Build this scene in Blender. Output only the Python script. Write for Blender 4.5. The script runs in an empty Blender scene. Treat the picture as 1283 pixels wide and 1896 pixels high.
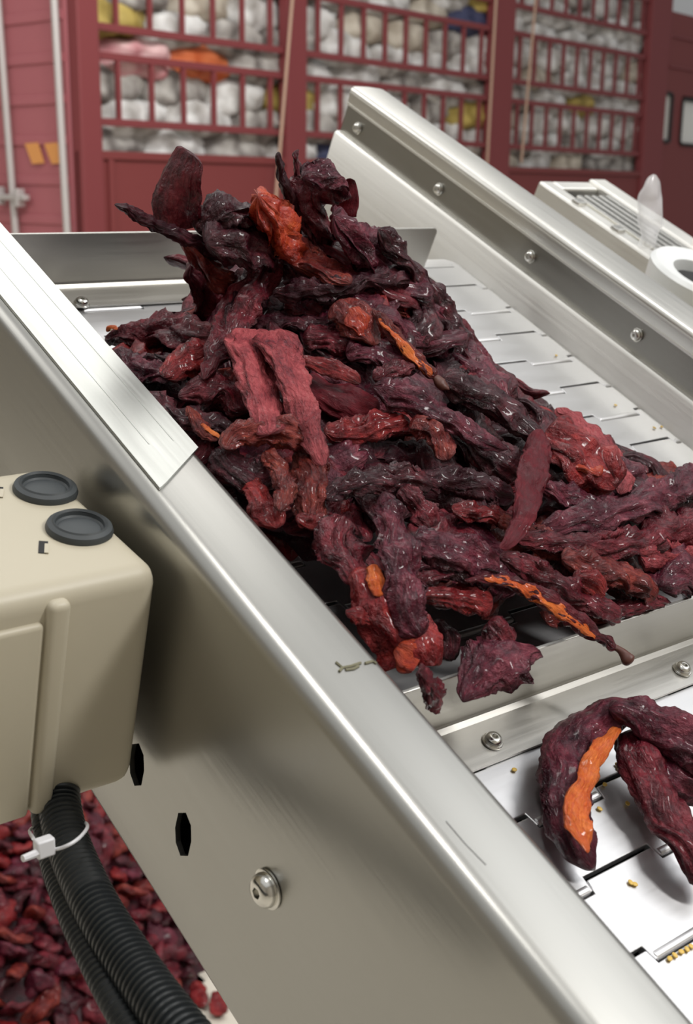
import bpy, bmesh, math, random
from mathutils import Vector, Matrix, noise

random.seed(7)
PI = math.pi
# ------------------------------------------------------------------ camera
S = 0.45                                   # camera height above the belt plane (m)
CAMZ = 1.55
FPX = 2311.0
CX, CY = 641.5, 948.0
R = Matrix(((0.76757, 0.15172, -0.62275), (-0.64084, 0.20036, -0.74107), (0.01234, 0.9679, 0.25102)))
# camera axes -> world; columns re-orthonormalised below
r0 = Vector(R[0]).normalized()
r1 = Vector(R[1]); r1 = (r1 - r0 * r1.dot(r0)).normalized()
r2 = r0.cross(r1)
if r2.dot(Vector(R[2])) < 0: r2 = -r2
ROT = Matrix((r0, r1, r2))
CAM = Vector((0, 0, CAMZ))
scene = bpy.context.scene
cd = bpy.data.cameras.new('camera'); cam = bpy.data.objects.new('camera', cd)
scene.collection.objects.link(cam)
# r0 = world X, r1 = world Y, r2 = world Z expressed in camera axes
cam.matrix_world = Matrix.Translation(CAM) @ ROT.to_4x4()
cd.sensor_fit = 'VERTICAL'; cd.sensor_height = 24.0; cd.lens = FPX / 1896 * 24.0
cd.clip_start = 0.02; cd.clip_end = 60
cd.dof.use_dof = True; cd.dof.focus_distance = 0.74; cd.dof.aperture_fstop = 9.0
scene.camera = cam

# ------------------------------------------------------------------ world, lights, exposure
scene.view_settings.view_transform = 'Standard'; scene.view_settings.look = 'None'
scene.view_settings.gamma = 1; scene.view_settings.use_curve_mapping = False
scene.view_settings.exposure = 0.0
wd = bpy.data.worlds.new('world'); scene.world = wd; wd.use_nodes = True
_nt = wd.node_tree; _bg = _nt.nodes['Background']
_tc = _nt.nodes.new('ShaderNodeTexCoord'); _sp = _nt.nodes.new('ShaderNodeSeparateXYZ'); _rp = _nt.nodes.new('ShaderNodeValToRGB')
_nt.links.new(_tc.outputs['Generated'], _sp.inputs[0]); _nt.links.new(_sp.outputs['Z'], _rp.inputs[0]); _nt.links.new(_rp.outputs[0], _bg.inputs[0])
_rp.color_ramp.elements[0].position = .1; _rp.color_ramp.elements[0].color = (.3, .3, .3, 1)
_rp.color_ramp.elements[1].position = .8; _rp.color_ramp.elements[1].color = (.72, .72, .71, 1)
_bg.inputs[1].default_value = .85

def area(name, loc, target, sx, sy, power, col=(1, 1, 1)):
    l = bpy.data.lights.new(name, 'AREA'); l.shape = 'RECTANGLE'; l.size = sx; l.size_y = sy
    l.energy = power; l.color = col
    o = bpy.data.objects.new(name, l); scene.collection.objects.link(o)
    o.location = loc
    d = Vector(target) - Vector(loc)
    o.rotation_euler = d.to_track_quat('-Z', 'Y').to_euler()
    return o
area('ceiling_light', (2.0, 2.6, 4.4), (0.6, 0.7, 1.0), 2.6, 1.2, 24, (1, .98, .95))
area('ceiling_light', (3.4, -0.1, 4.3), (0.6, 0.5, 1.0), 1.8, 1.8, 14.5, (.97, .98, 1))
area('ceiling_light', (2.4, -1.9, 4.4), (0.7, 0.6, 1.0), 0.4, 1.2, 110, (1, .98, .95))
area('ceiling_light', (0.2, 0.4, 4.6), (0.4, 0.6, 1.0), 0.3, 1.4, 26, (1, .98, .95))
area('ceiling_light', (-1.5, 3.5, 4.4), (1.2, 6.5, 1.5), 2.4, 0.35, 100, (1, .98, .95))
area('ceiling_light', (3.6, 3.6, 4.6), (5.0, 8.0, 1.5), 3.4, 0.5, 150, (1, .98, .95))

# ------------------------------------------------------------------ frames
def ray(px, py):
    return (ROT @ Vector((px - CX, -(py - CY), -FPX))).normalized()
def raydepth(px, py):                       # length of ray per unit of depth
    return (ROT @ Vector((px - CX, -(py - CY), -FPX))) / FPX
BV = (ROT @ Vector((0.76757, 0.0, 0.0)))     # placeholder, replaced below
_u = Vector((-1727 - CX, -(-1549 - CY), -FPX)).normalized()
_v = Vector((3490 - CX, -(385 - CY), -FPX)); _v = (_v - _u * _v.dot(_u)).normalized()
_w = _v.cross(_u)
BU = ROT @ _u; BV = ROT @ _v; BW = ROT @ _w
def bp(v, u, w=0.0):                        # belt frame -> world (units of S)
    return CAM + S * (v * BV + u * BU + (w - 1) * BW)
def tobelt(P):
    d = (P - CAM) / S
    return d.dot(BV), d.dot(BU), d.dot(BW) + 1
def hit_w(px, py, w):
    d = ray(px, py); return CAM + d * (S * (w - 1) / d.dot(BW))
def hit_v(px, py, v):
    d = ray(px, py); return CAM + d * (S * v / d.dot(BV))
def hit_u(px, py, u):
    d = ray(px, py); return CAM + d * (S * u / d.dot(BU))
BROT = Matrix((BV, BU, BW)).transposed()     # local x=v, y=u, z=w

# ------------------------------------------------------------------ helpers
def link(o): scene.collection.objects.link(o); return o
def tag(o, label, cat, group=None, kind=None):
    if label: o['label'] = label
    if cat: o['category'] = cat
    if group: o['group'] = group
    if kind: o['kind'] = kind
    return o
def empty(name, M=None, label=None, cat=None, group=None, kind=None):
    o = bpy.data.objects.new(name, None); o.empty_display_size = .02
    link(o)
    if M is not None: o.matrix_world = M
    return tag(o, label, cat, group, kind)
WM = {}
def wm(o): return WM.get(o.name, o.matrix_world.copy())
def mesh_obj(name, bm, mat, M, parent=None, smooth=True, bevel=0):
    """bm holds local coordinates for frame M"""
    me = bpy.data.meshes.new(name); bm.normal_update(); bm.to_mesh(me); bm.free()
    if mat:
        for m in (mat if isinstance(mat, (list, tuple)) else [mat]): me.materials.append(m)
    if smooth:
        me.polygons.foreach_set('use_smooth', [True] * len(me.polygons))
    o = link(bpy.data.objects.new(name, me))
    WM[o.name] = M.copy()
    if parent is not None:
        o.parent = parent
        o.matrix_parent_inverse = Matrix.Identity(4)
        o.matrix_local = wm(parent).inverted() @ M
    else:
        o.matrix_world = M
    if bevel:
        b = o.modifiers.new('bevel', 'BEVEL'); b.width = bevel; b.segments = 2; b.limit_method = 'ANGLE'
    if smooth:
        try: me.set_sharp_from_angle(angle=math.radians(38))
        except Exception: pass
    return o
def reg(o, M): WM[o.name] = M.copy(); return o
def frame(v, u, w): return Matrix.Translation(bp(v, u, w)) @ BROT.to_4x4()
def box(bm, x0, x1, y0, y1, z0, z1):
    vs = [bm.verts.new((x, y, z)) for z in (z0, z1) for y in (y0, y1) for x in (x0, x1)]
    for f in ((0, 2, 3, 1), (4, 5, 7, 6), (0, 1, 5, 4), (2, 6, 7, 3), (0, 4, 6, 2), (1, 3, 7, 5)):
        bm.faces.new([vs[i] for i in f])
def prism(bm, pts, y0, y1):
    """closed xz profile extruded along y"""
    a = [bm.verts.new((p[0], y0, p[1])) for p in pts]
    b = [bm.verts.new((p[0], y1, p[1])) for p in pts]
    n = len(pts)
    for i in range(n):
        j = (i + 1) % n
        bm.faces.new((a[i], a[j], b[j], b[i]))
    bm.faces.new(a[::-1]); bm.faces.new(b)
    bmesh.ops.recalc_face_normals(bm, faces=bm.faces[:])
def prism_z(bm, pts, z0, z1):
    a = [bm.verts.new((p[0], p[1], z0)) for p in pts]
    b = [bm.verts.new((p[0], p[1], z1)) for p in pts]
    n = len(pts)
    fs = [bm.faces.new((a[i], a[(i + 1) % n], b[(i + 1) % n], b[i])) for i in range(n)]
    fs.append(bm.faces.new(a[::-1])); fs.append(bm.faces.new(b))
    bmesh.ops.recalc_face_normals(bm, faces=fs)
def lathe(bm, prof, n=32, axis='z', cap=True):
    rings = []
    for r, h in prof:
        ring = []
        for i in range(n):
            a = 2 * PI * i / n
            p = (r * math.cos(a), r * math.sin(a), h)
            if axis == 'x': p = (h, p[0], p[1])
            if axis == 'y': p = (p[1], h, p[0])
            ring.append(bm.verts.new(p))
        rings.append(ring)
    fs = []
    for A, B in zip(rings, rings[1:]):
        for i in range(n):
            j = (i + 1) % n
            fs.append(bm.faces.new((A[i], A[j], B[j], B[i])))
    if cap:
        fs.append(bm.faces.new(rings[0][::-1])); fs.append(bm.faces.new(rings[-1]))
    bmesh.ops.recalc_face_normals(bm, faces=fs)
def catmull(P, n):
    """resample a list of tuples/vectors to n points by Catmull-Rom"""
    Q = [list(p) for p in P]
    Q = [[2 * a - b for a, b in zip(Q[0], Q[1])]] + Q + [[2 * a - b for a, b in zip(Q[-1], Q[-2])]]
    out = []; m = len(P) - 1
    for i in range(n):
        t = i / (n - 1) * m; k = min(int(t), m - 1); t -= k
        a, b, c, d = Q[k:k + 4]
        out.append([0.5 * (2 * b[j] + (c[j] - a[j]) * t + (2 * a[j] - 5 * b[j] + 4 * c[j] - d[j]) * t * t
                    + (3 * b[j] - a[j] - 3 * c[j] + d[j]) * t ** 3) for j in range(len(b))])
    return out
def tube(bm, P, r, n=10, closed=False):
    """P list of Vectors; r number or list"""
    m = len(P); rr = r if isinstance(r, (list, tuple)) else [r] * m
    up = None; rings = []
    for i, p in enumerate(P):
        if closed: t = P[(i + 1) % m] - P[i - 1]
        else: t = P[min(i + 1, m - 1)] - P[max(i - 1, 0)]
        t = t.normalized()
        if up is None:
            up = Vector((0, 0, 1)) if abs(t.z) < .9 else Vector((1, 0, 0))
        up = (up - t * up.dot(t)).normalized(); s = t.cross(up)
        rings.append([bm.verts.new(p + (up * math.cos(2 * PI * k / n) + s * math.sin(2 * PI * k / n)) * rr[i]) for k in range(n)])
    fs = []
    rng = range(m if closed else m - 1)
    for i in rng:
        A, B = rings[i], rings[(i + 1) % m]
        for k in range(n):
            fs.append(bm.faces.new((A[k], A[(k + 1) % n], B[(k + 1) % n], B[k])))
    if not closed:
        fs.append(bm.faces.new(rings[0][::-1])); fs.append(bm.faces.new(rings[-1]))
    bmesh.ops.recalc_face_normals(bm, faces=fs)
def copy_tree(o, parent=None, M=None):
    c = o.copy(); link(c)
    if parent is not None: c.parent = parent
    elif M is not None: c.matrix_world = M
    for ch in o.children: copy_tree(ch, c)
    return c

# ------------------------------------------------------------------ materials
def mat(name, col, rough=.5, metal=0, **kw):
    m = bpy.data.materials.new(name); m.use_nodes = True
    b = m.node_tree.nodes['Principled BSDF']
    b.inputs['Base Color'].default_value = (*col, 1); b.inputs['Roughness'].default_value = rough
    b.inputs['Metallic'].default_value = metal
    for k, v in kw.items(): b.inputs[k.replace('_', ' ')].default_value = v
    return m
def N(m, t, **kw):
    n = m.node_tree.nodes.new(t)
    for k, v in kw.items(): setattr(n, k, v)
    return n
def L(m, a, b): m.node_tree.links.new(a, b)
def ramp(m, stops):
    r = N(m, 'ShaderNodeValToRGB'); e = r.color_ramp.elements
    while len(e) < len(stops): e.new(.5)
    for x, (p, c) in zip(e, stops): x.position = p; x.color = (*c, 1) if len(c) == 3 else c
    return r
def steel(name, col=(.62, .61, .58), rough=.3, streak=(90, 2.5, 90), bump=.06, blotch=.08):
    m = mat(name, col, rough, 1); b = m.node_tree.nodes['Principled BSDF']
    tc = N(m, 'ShaderNodeTexCoord')
    mp = N(m, 'ShaderNodeMapping'); mp.inputs['Scale'].default_value = streak
    L(m, tc.outputs['Object'], mp.inputs['Vector'])
    n1 = N(m, 'ShaderNodeTexNoise'); n1.inputs['Scale'].default_value = 4; n1.inputs['Detail'].default_value = 4
    L(m, mp.outputs[0], n1.inputs['Vector'])
    n2 = N(m, 'ShaderNodeTexNoise'); n2.inputs['Scale'].default_value = 9; n2.inputs['Detail'].default_value = 2
    L(m, tc.outputs['Object'], n2.inputs['Vector'])
    mx = N(m, 'ShaderNodeMath', operation='ADD'); L(m, n1.outputs[0], mx.inputs[0]); L(m, n2.outputs[0], mx.inputs[1])
    mr = N(m, 'ShaderNodeMapRange'); mr.inputs['From Min'].default_value = .6; mr.inputs['From Max'].default_value = 1.4
    mr.inputs['To Min'].default_value = rough - blotch; mr.inputs['To Max'].default_value = rough + blotch
    L(m, mx.outputs[0], mr.inputs['Value']); L(m, mr.outputs[0], b.inputs['Roughness'])
    bp_ = N(m, 'ShaderNodeBump'); bp_.inputs['Strength'].default_value = bump; bp_.inputs['Distance'].default_value = .002
    L(m, n1.outputs[0], bp_.inputs['Height']); L(m, bp_.outputs[0], b.inputs['Normal'])
    return m
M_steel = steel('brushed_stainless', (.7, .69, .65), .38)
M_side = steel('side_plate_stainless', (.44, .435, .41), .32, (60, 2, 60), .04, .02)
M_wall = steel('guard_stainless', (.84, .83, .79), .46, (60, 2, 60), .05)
M_strip = steel('recess_stainless', (.36, .35, .32), .34, (60, 2, 60), .05)  # dark reflection along the bolted plate, put into the steel colour
M_cleat = steel('cleat_stainless', (.5, .49, .46), .38, (3, 60, 60), .05)
M_slat = steel('slat_stainless', (.68, .68, .69), .42, (3, 40, 40), .04, .06)
M_bolt = steel('bolt_stainless', (.75, .74, .7), .2, (20, 20, 20), .02, .04)
M_black = mat('dark_void', (.012, .012, .013), .7)  # black parts, and painted shade inside openings and slat gaps

def chilli(name, stops, rough=.34, coat=.5, seedv=0.0, wr=1.0, spec=.34):
    m = mat(name, (.1, .01, .02), rough, 0); b = m.node_tree.nodes['Principled BSDF']
    b.inputs['Coat Weight'].default_value = coat; b.inputs['Coat Roughness'].default_value = .13; coat *= .8; b.inputs['Coat Weight'].default_value = coat
    b.inputs['Specular IOR Level'].default_value = spec
    
    tc = N(m, 'ShaderNodeTexCoord')
    uv = N(m, 'ShaderNodeMapping'); uv.inputs['Scale'].default_value = (14, 1.9, 1)
    uv.inputs['Location'].default_value = (seedv, seedv, seedv)
    L(m, tc.outputs['UV'], uv.inputs['Vector'])
    st = N(m, 'ShaderNodeTexNoise'); st.inputs['Scale'].default_value = 2.2; st.inputs['Detail'].default_value = 5; st.inputs['Roughness'].default_value = .65
    st.inputs['Distortion'].default_value = .5
    L(m, uv.outputs[0], st.inputs['Vector'])
    bl = N(m, 'ShaderNodeTexNoise'); bl.inputs['Scale'].default_value = 55; bl.inputs['Detail'].default_value = 4
    L(m, tc.outputs['Object'], bl.inputs['Vector'])
    mx = N(m, 'ShaderNodeMix', data_type='FLOAT'); mx.inputs[0].default_value = .5
    L(m, st.outputs[0], mx.inputs[2]); L(m, bl.outputs[0], mx.inputs[3])
    cr = ramp(m, stops); L(m, mx.outputs[0], cr.inputs[0]); L(m, cr.outputs[0], b.inputs['Base Color'])
    fine = N(m, 'ShaderNodeTexNoise'); fine.inputs['Scale'].default_value = 330; fine.inputs['Detail'].default_value = 3
    L(m, tc.outputs['Object'], fine.inputs['Vector'])
    vor = N(m, 'ShaderNodeTexVoronoi', feature='SMOOTH_F1'); vor.inputs['Scale'].default_value = 260
    L(m, tc.outputs['Object'], vor.inputs['Vector'])
    a = N(m, 'ShaderNodeMath', operation='ADD'); _h = N(m, 'ShaderNodeMath', operation='MULTIPLY'); _h.inputs[1].default_value = .5; L(m, vor.outputs[0], _h.inputs[0]); L(m, fine.outputs[0], a.inputs[0]); L(m, _h.outputs[0], a.inputs[1])
    a2 = N(m, 'ShaderNodeMath', operation='MULTIPLY_ADD'); a2.inputs[1].default_value = 1.6; L(m, st.outputs[0], a2.inputs[0]); L(m, a.outputs[0], a2.inputs[2])
    bu = N(m, 'ShaderNodeBump'); bu.inputs['Strength'].default_value = .95 * wr; bu.inputs['Distance'].default_value = .0022
    L(m, a2.outputs[0], bu.inputs['Height']); L(m, bu.outputs[0], b.inputs['Normal'])
    rr = N(m, 'ShaderNodeMapRange'); rr.inputs['From Min'].default_value = .35; rr.inputs['From Max'].default_value = .65
    rr.inputs['To Min'].default_value = rough - .1; rr.inputs['To Max'].default_value = rough + .2
    L(m, bl.outputs[0], rr.inputs['Value']); L(m, rr.outputs[0], b.inputs['Roughness'])
    return m
CH = {
 'dark': chilli('dark_chilli_skin', [(.32, (.012, .001, .004)), (.5, (.045, .002, .008)), (.62, (.11, .007, .016)), (.75, (.24, .035, .045))], .36, .3, 1),
 'maroon': chilli('maroon_chilli_skin', [(.32, (.022, .001, .005)), (.48, (.1, .005, .013)), (.6, (.2, .014, .026)), (.74, (.38, .08, .09))], .31, .25, 2),
 'purple': chilli('purple_chilli_skin', [(.32, (.02, .002, .008)), (.48, (.085, .007, .02)), (.6, (.18, .022, .042)), (.74, (.42, .15, .17))], .3, .25, 3),
 'red': chilli('red_chilli_skin', [(.32, (.045, .002, .004)), (.48, (.19, .006, .01)), (.62, (.34, .022, .02)), (.76, (.5, .11, .06))], .34, .3, 4),
 'pink': chilli('dull_pink_chilli_skin', [(.33, (.09, .01, .02)), (.46, (.28, .035, .045)), (.58, (.42, .07, .08)), (.74, (.5, .17, .17))], .5, .08, 5),
 'brown': chilli('brown_chilli_skin', [(.32, (.035, .003, .004)), (.48, (.14, .01, .01)), (.62, (.29, .035, .02)), (.76, (.46, .12, .035))], .37, .25, 6),
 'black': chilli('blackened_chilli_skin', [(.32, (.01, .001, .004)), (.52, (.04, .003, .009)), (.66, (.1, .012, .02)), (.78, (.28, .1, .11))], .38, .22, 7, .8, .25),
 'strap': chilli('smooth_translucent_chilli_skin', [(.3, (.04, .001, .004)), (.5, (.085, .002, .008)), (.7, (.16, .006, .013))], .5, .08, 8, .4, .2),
 'orange': chilli('orange_chilli_flesh', [(.3, (.4, .03, .008)), (.45, (.62, .1, .015)), (.6, (.8, .2, .03)), (.76, (.85, .36, .1))], .36, .3, 9, .7),
 'rust': chilli('rust_chilli_flesh', [(.3, (.14, .008, .005)), (.45, (.34, .025, .012)), (.6, (.55, .07, .018)), (.76, (.7, .24, .06))], .36, .3, 10, .8),
}
M_seed = mat('chilli_seed_yellow', (.75, .5, .1), .45)
M_stalk = mat('dry_stalk', (.09, .025, .015), .5)
M_box = mat('cream_enclosure_plastic', (.5, .455, .35), .42, Specular_IOR_Level=.4)
M_rub = mat('grey_rubber', (.045, .052, .056), .55)
M_hose = mat('black_conduit', (.016, .019, .021), .36)
M_white = mat('white_nylon', (.75, .75, .78), .4)
M_red = mat('truck_red_paint', (.19, .034, .038), .6)
M_redside = mat('truck_red_side_paint', (.18, .032, .032), .6)
M_pink = mat('truck_door_red_paint', (.42, .13, .15), .6)
M_rod = mat('galvanised_rod', (.5, .47, .46), .5, .2)
M_yel = mat('orange_reflective', (.75, .33, .1), .5)
M_glass = mat('bright_pane_glass', (.8, .8, .77), .08, 0, Specular_IOR_Level=.8)  # whitish, the brightness in the windows is put into the colour
M_rope = mat('tan_rope', (.45, .3, .22), .8)

# ------------------------------------------------------------------ setting
def struct(name, bm, m, M=Matrix.Identity(4)):
    o = mesh_obj(name, bm, m, M, smooth=False); o['kind'] = 'structure'; return o
M_floor = mat('pale_concrete', (.62, .57, .48), .6)
nf = N(M_floor, 'ShaderNodeTexNoise'); nf.inputs['Scale'].default_value = 3; nf.inputs['Detail'].default_value = 6
rf = ramp(M_floor, [(.3, (.5, .46, .38)), (.7, (.7, .65, .56))]); L(M_floor, nf.outputs[0], rf.inputs[0])
L(M_floor, rf.outputs[0], M_floor.node_tree.nodes['Principled BSDF'].inputs['Base Color'])
bm = bmesh.new(); box(bm, -5, 14, -3, 14, -.1, 0); struct('floor', bm, M_floor)
M_hall = mat('cream_wall_paint', (.72, .66, .56), .8)
bm = bmesh.new(); box(bm, -5, 14, 14, 14.2, 0, 6); struct('wall_back', bm, M_hall)
M_hallL = mat('grey_wall_paint', (.5, .47, .42), .8)
bm = bmesh.new(); box(bm, -5.2, -5, -3, 14, 0, 5); struct('wall_left', bm, M_hallL)
bm = bmesh.new(); box(bm, -5, 14, -3.2, -3, 0, 5); struct('wall_front', bm, M_hallL)
#SPLIT1
# ------------------------------------------------------------------ conveyor
VL, VR = .81, 1.98                   # inner edges of the side frames
# left side frame: profile in (v,w), extruded along u
def bend(cx, cz, r, a0, a1, n=6):
    return [(cx + r * math.cos(math.radians(a0 + (a1 - a0) * i / n)), cz + r * math.sin(math.radians(a0 + (a1 - a0) * i / n))) for i in range(n + 1)]
def sheet(path, t):
    """offset open path to a closed thin profile (to the right of travel)"""
    out = []
    for i, p in enumerate(path):
        a = path[max(i - 1, 0)]; b = path[min(i + 1, len(path) - 1)]
        d = Vector((b[0] - a[0], b[1] - a[1])).normalized(); nrm = Vector((d.y, -d.x))
        out.append((p[0] + nrm.x * t, p[1] + nrm.y * t))
    return list(path) + out[::-1]
def scl(pts, k=S): return [(p[0] * k, p[1] * k) for p in pts]
T = .007
U0, U1 = -.6, 2.22
left_root = empty('conveyor_side_frame', frame(.705, U0, -.287),
    'long stainless steel side rail with cable holes and a bolt, beside the cream control box', 'conveyor frame')
reg(left_root, frame(.705, U0, -.287))
o705 = (.705, -.287)
path = [(.797, -.287), (.72, -.287)] + bend(.717, -.275, .012, -90, -180, 3)[0:] + bend(.705 + .022, .18 - .022, .022, 180, 90, 7) + bend(VL - .012, .18 - .012, .012, 90, 0, 4) + [(VL, .145)]
prof = sheet(path, T)
bm = bmesh.new(); prism(bm, scl([(p[0] - o705[0], p[1] - o705[1]) for p in prof]), 0, (U1 - U0) * S)
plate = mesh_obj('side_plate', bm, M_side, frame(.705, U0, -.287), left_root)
bm = bmesh.new(); box(bm, (.796 - .705) * S, (.802 - .705) * S, 0, (U1 - U0) * S, .0, .43 * S)
mesh_obj('slot_shade_plate', bm, M_black, frame(.705, U0, -.287), left_root, smooth=False)  # black plate added behind the cable slots to paint their inner shade
# cut the two cable slots
def cut(obj, bmc, M):
    c = mesh_obj('cutter', bmc, None, M, smooth=False)
    bo = obj.modifiers.new('cut', 'BOOLEAN'); bo.operation = 'DIFFERENCE'; bo.object = c; bo.solver = 'EXACT'
    bpy.context.view_layer.update()
    dg = bpy.context.evaluated_depsgraph_get()
    me = bpy.data.meshes.new_from_object(obj.evaluated_get(dg))
    obj.modifiers.clear(); obj.data = me
    bpy.data.objects.remove(c)
def slot_at(px, py, hw, hh, lean):
    P = hit_v(px, py, .705); v, u, w = tobelt(P)
    pts = [(-hw, -hh * .55), (-hw * .2, -hh), (hw * .6, -hh * .75), (hw, -hh * .2), (hw, hh * .55), (hw * .2, hh), (-hw * .6, hh * .8), (-hw, hh * .2)]
    bm = bmesh.new()
    a = [bm.verts.new((-.02, p[0] * S + lean * p[1] * S, p[1] * S)) for p in pts]
    b = [bm.verts.new((.02, p[0] * S + lean * p[1] * S, p[1] * S)) for p in pts]
    n = len(pts)
    for i in range(n): bm.faces.new((a[i], a[(i + 1) % n], b[(i + 1) % n], b[i]))
    bm.faces.new(a[::-1]); bm.faces.new(b); bmesh.ops.recalc_face_normals(bm, faces=bm.faces[:])
    return bm, frame(.705, u, w)
for px, py in ((253, 1416), (339, 1545)):
    bmc, Mc = slot_at(px, py, .017, .031, .12); cut(plate, bmc, Mc)
plate.data.polygons.foreach_set('use_smooth', [True] * len(plate.data.polygons))
try: plate.data.set_sharp_from_angle(angle=math.radians(30))
except Exception: pass
# overlapping cover strip on the upper stretch of the flange
ua = .985
pts = [(.733, ua - .055), (.806, ua), (.806, U1), (.718, U1), (.718, ua - .0)]
pts = [(.735, ua - .052), (.811, ua + .002), (.811, U1 - .003), (.722, U1 - .003), (.722, ua - .06)]
bm = bmesh.new(); prism_z(bm, scl([(p[0] - .705, p[1] - U0) for p in pts]), (.4672) * S, (.4712) * S)
for p0 in (.752, .786):
    box(bm, (p0 - .705) * S, (p0 + .0014 - .705) * S, (ua + .02 - U0) * S, (U1 - .01 - U0) * S, .4712 * S, .4716 * S)
mesh_obj('cover_strip', bm, steel('cover_stainless', (.56, .57, .54), .36, (70, 2, 70), .06), frame(.705, U0, -.287), left_root, smooth=False, bevel=.0004)
# scratched mark on the flange
bm = bmesh.new()
def onflange(px, py): return frame(.705, U0, -.287).inverted() @ hit_w(px, py, .1806)
for seg in ([(622, 1226), (634, 1236), (650, 1233), (668, 1227)], [(634, 1236), (628, 1243)], [(640, 1240), (655, 1238), (664, 1233)], [(676, 1228), (690, 1224), (697, 1228)]):
    tube(bm, [onflange(*p) for p in seg], .0007, 5)
mesh_obj('scratch_mark', bm, mat('scratch_tarnish', (.2, .19, .12), .6), frame(.705, U0, -.287), left_root)
bm = bmesh.new()
for seg in ([(826, 1520), (860, 1560), (900, 1601)], [(30, 513), (48, 513), (60, 528)]):
    tube(bm, [onflange(*p) for p in seg], .00016, 4)
mesh_obj('scratch_mark', bm, mat('scratch_dark', (.3, .3, .3), .5, 1), frame(.705, U0, -.287), left_root)

def hexcap(parent, M, r=.0085, socket=True, washer=True):
    """button head socket bolt whose axis is local +z"""
    if washer:
        bm = bmesh.new(); lathe(bm, [(r * 1.13, 0), (r * 1.16, .0003), (r * 1.16, .0011), (r * 1.1, .0014), (r * .8, .0014)], 36)
        wa = mesh_obj('washer', bm, M_bolt, M, parent)
    bm = bmesh.new()
    h0 = .0014
    lathe(bm, [(r * .62, h0), (r * .98, h0), (r, h0 + r * .12), (r * .93, h0 + r * .38), (r * .76, h0 + r * .58), (r * .55, h0 + r * .68), (r * .42, h0 + r * .69)], 36, cap=False)
    # hexagonal socket
    ring = [bm.verts.new((r * .42 * math.cos(2 * PI * i / 36), r * .42 * math.sin(2 * PI * i / 36), h0 + r * .69)) for i in range(36)]
    hexv = []; deep = []
    for i in range(36):
        a = 2 * PI * i / 36; k = a % (PI / 3) - PI / 6
        rr = r * .34 * math.cos(PI / 6) / math.cos(k)
        hexv.append(bm.verts.new((rr * math.cos(a), rr * math.sin(a), h0 + r * .68)))
        deep.append(bm.verts.new((rr * math.cos(a), rr * math.sin(a), h0 + r * .25)))
    for i in range(36):
        j = (i + 1) % 36
        bm.faces.new((ring[i], ring[j], hexv[j], hexv[i])); bm.faces.new((hexv[i], hexv[j], deep[j], deep[i]))
    bm.faces.new(deep)
    bmesh.ops.remove_doubles(bm, verts=bm.verts[:], dist=1e-6)
    bmesh.ops.recalc_face_normals(bm, faces=bm.faces[:])
    mesh_obj('bolt_head', bm, M_bolt, M, parent)
def axisM(P, n, up=Vector((0, 0, 1))):
    n = n.normalized(); x = up.cross(n).normalized(); y = n.cross(x)
    return Matrix.Translation(P) @ Matrix((x, y, n)).transposed().to_4x4()
Pb = hit_v(497, 1645, .7045); Mb = axisM(Pb, -BV)
br = reg(empty('hex_socket_bolt', Mb, 'large round-headed hex socket bolt with washer on the outer face of the near side plate', 'bolt'), Mb)
hexcap(br, Mb, .0088)

# right side frame
right_root = reg(empty('conveyor_side_frame', frame(VR, U0, 0), 'far stainless steel side rail with a row of bolts, rising behind the heap', 'conveyor frame'), frame(VR, U0, 0))
FR = frame(VR, U0, 0); LN = (U1 - U0) * S
bm = bmesh.new(); prism(bm, scl([(-.012, -.287), (-.012, .066), (-.007, .073), (.006, .073), (.006, -.287)]), 0, LN)
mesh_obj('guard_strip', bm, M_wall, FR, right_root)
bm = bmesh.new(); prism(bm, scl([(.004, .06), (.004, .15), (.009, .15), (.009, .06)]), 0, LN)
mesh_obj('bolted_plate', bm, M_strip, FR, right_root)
path = [(.002, .138), (.0, .15)] + bend(.01, .17, .012, 180, 90, 5) + [(.05, .183), (.085, .181)] + bend(.092, .160, .02, 90, 0, 6) + [(.112, -.287)]
bm = bmesh.new(); prism(bm, scl(sheet(path, T)), 0, LN)
mesh_obj('flange', bm, M_steel, FR, right_root)
bm = bmesh.new(); box(bm, .0 * S, .004 * S, 0, LN, .1375 * S, .1425 * S); box(bm, -.003 * S, .002 * S, 0, LN, .1665 * S, .1695 * S)
mesh_obj('folded_lip', bm, M_wall, FR, right_root)
blab = ['small bolt in the dark recess of the far rail, lowest of its row', 'small bolt in the dark recess of the far rail, second from the bottom',
        'bolt near the middle of the far rail, above the end of the dark recess', 'topmost small bolt on the far rail near its cut-off end']
for (px, py), lb in zip(((1180, 620), (983, 475), (813, 350), (663, 237)), blab):
    P = hit_v(px, py, VR + .003); Mb = axisM(P, -BV)
    b2 = reg(empty('rail_bolt', Mb, lb, 'bolt', 'bolts along the far rail'), Mb)
    hexcap(b2, Mb, .0052)

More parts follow.
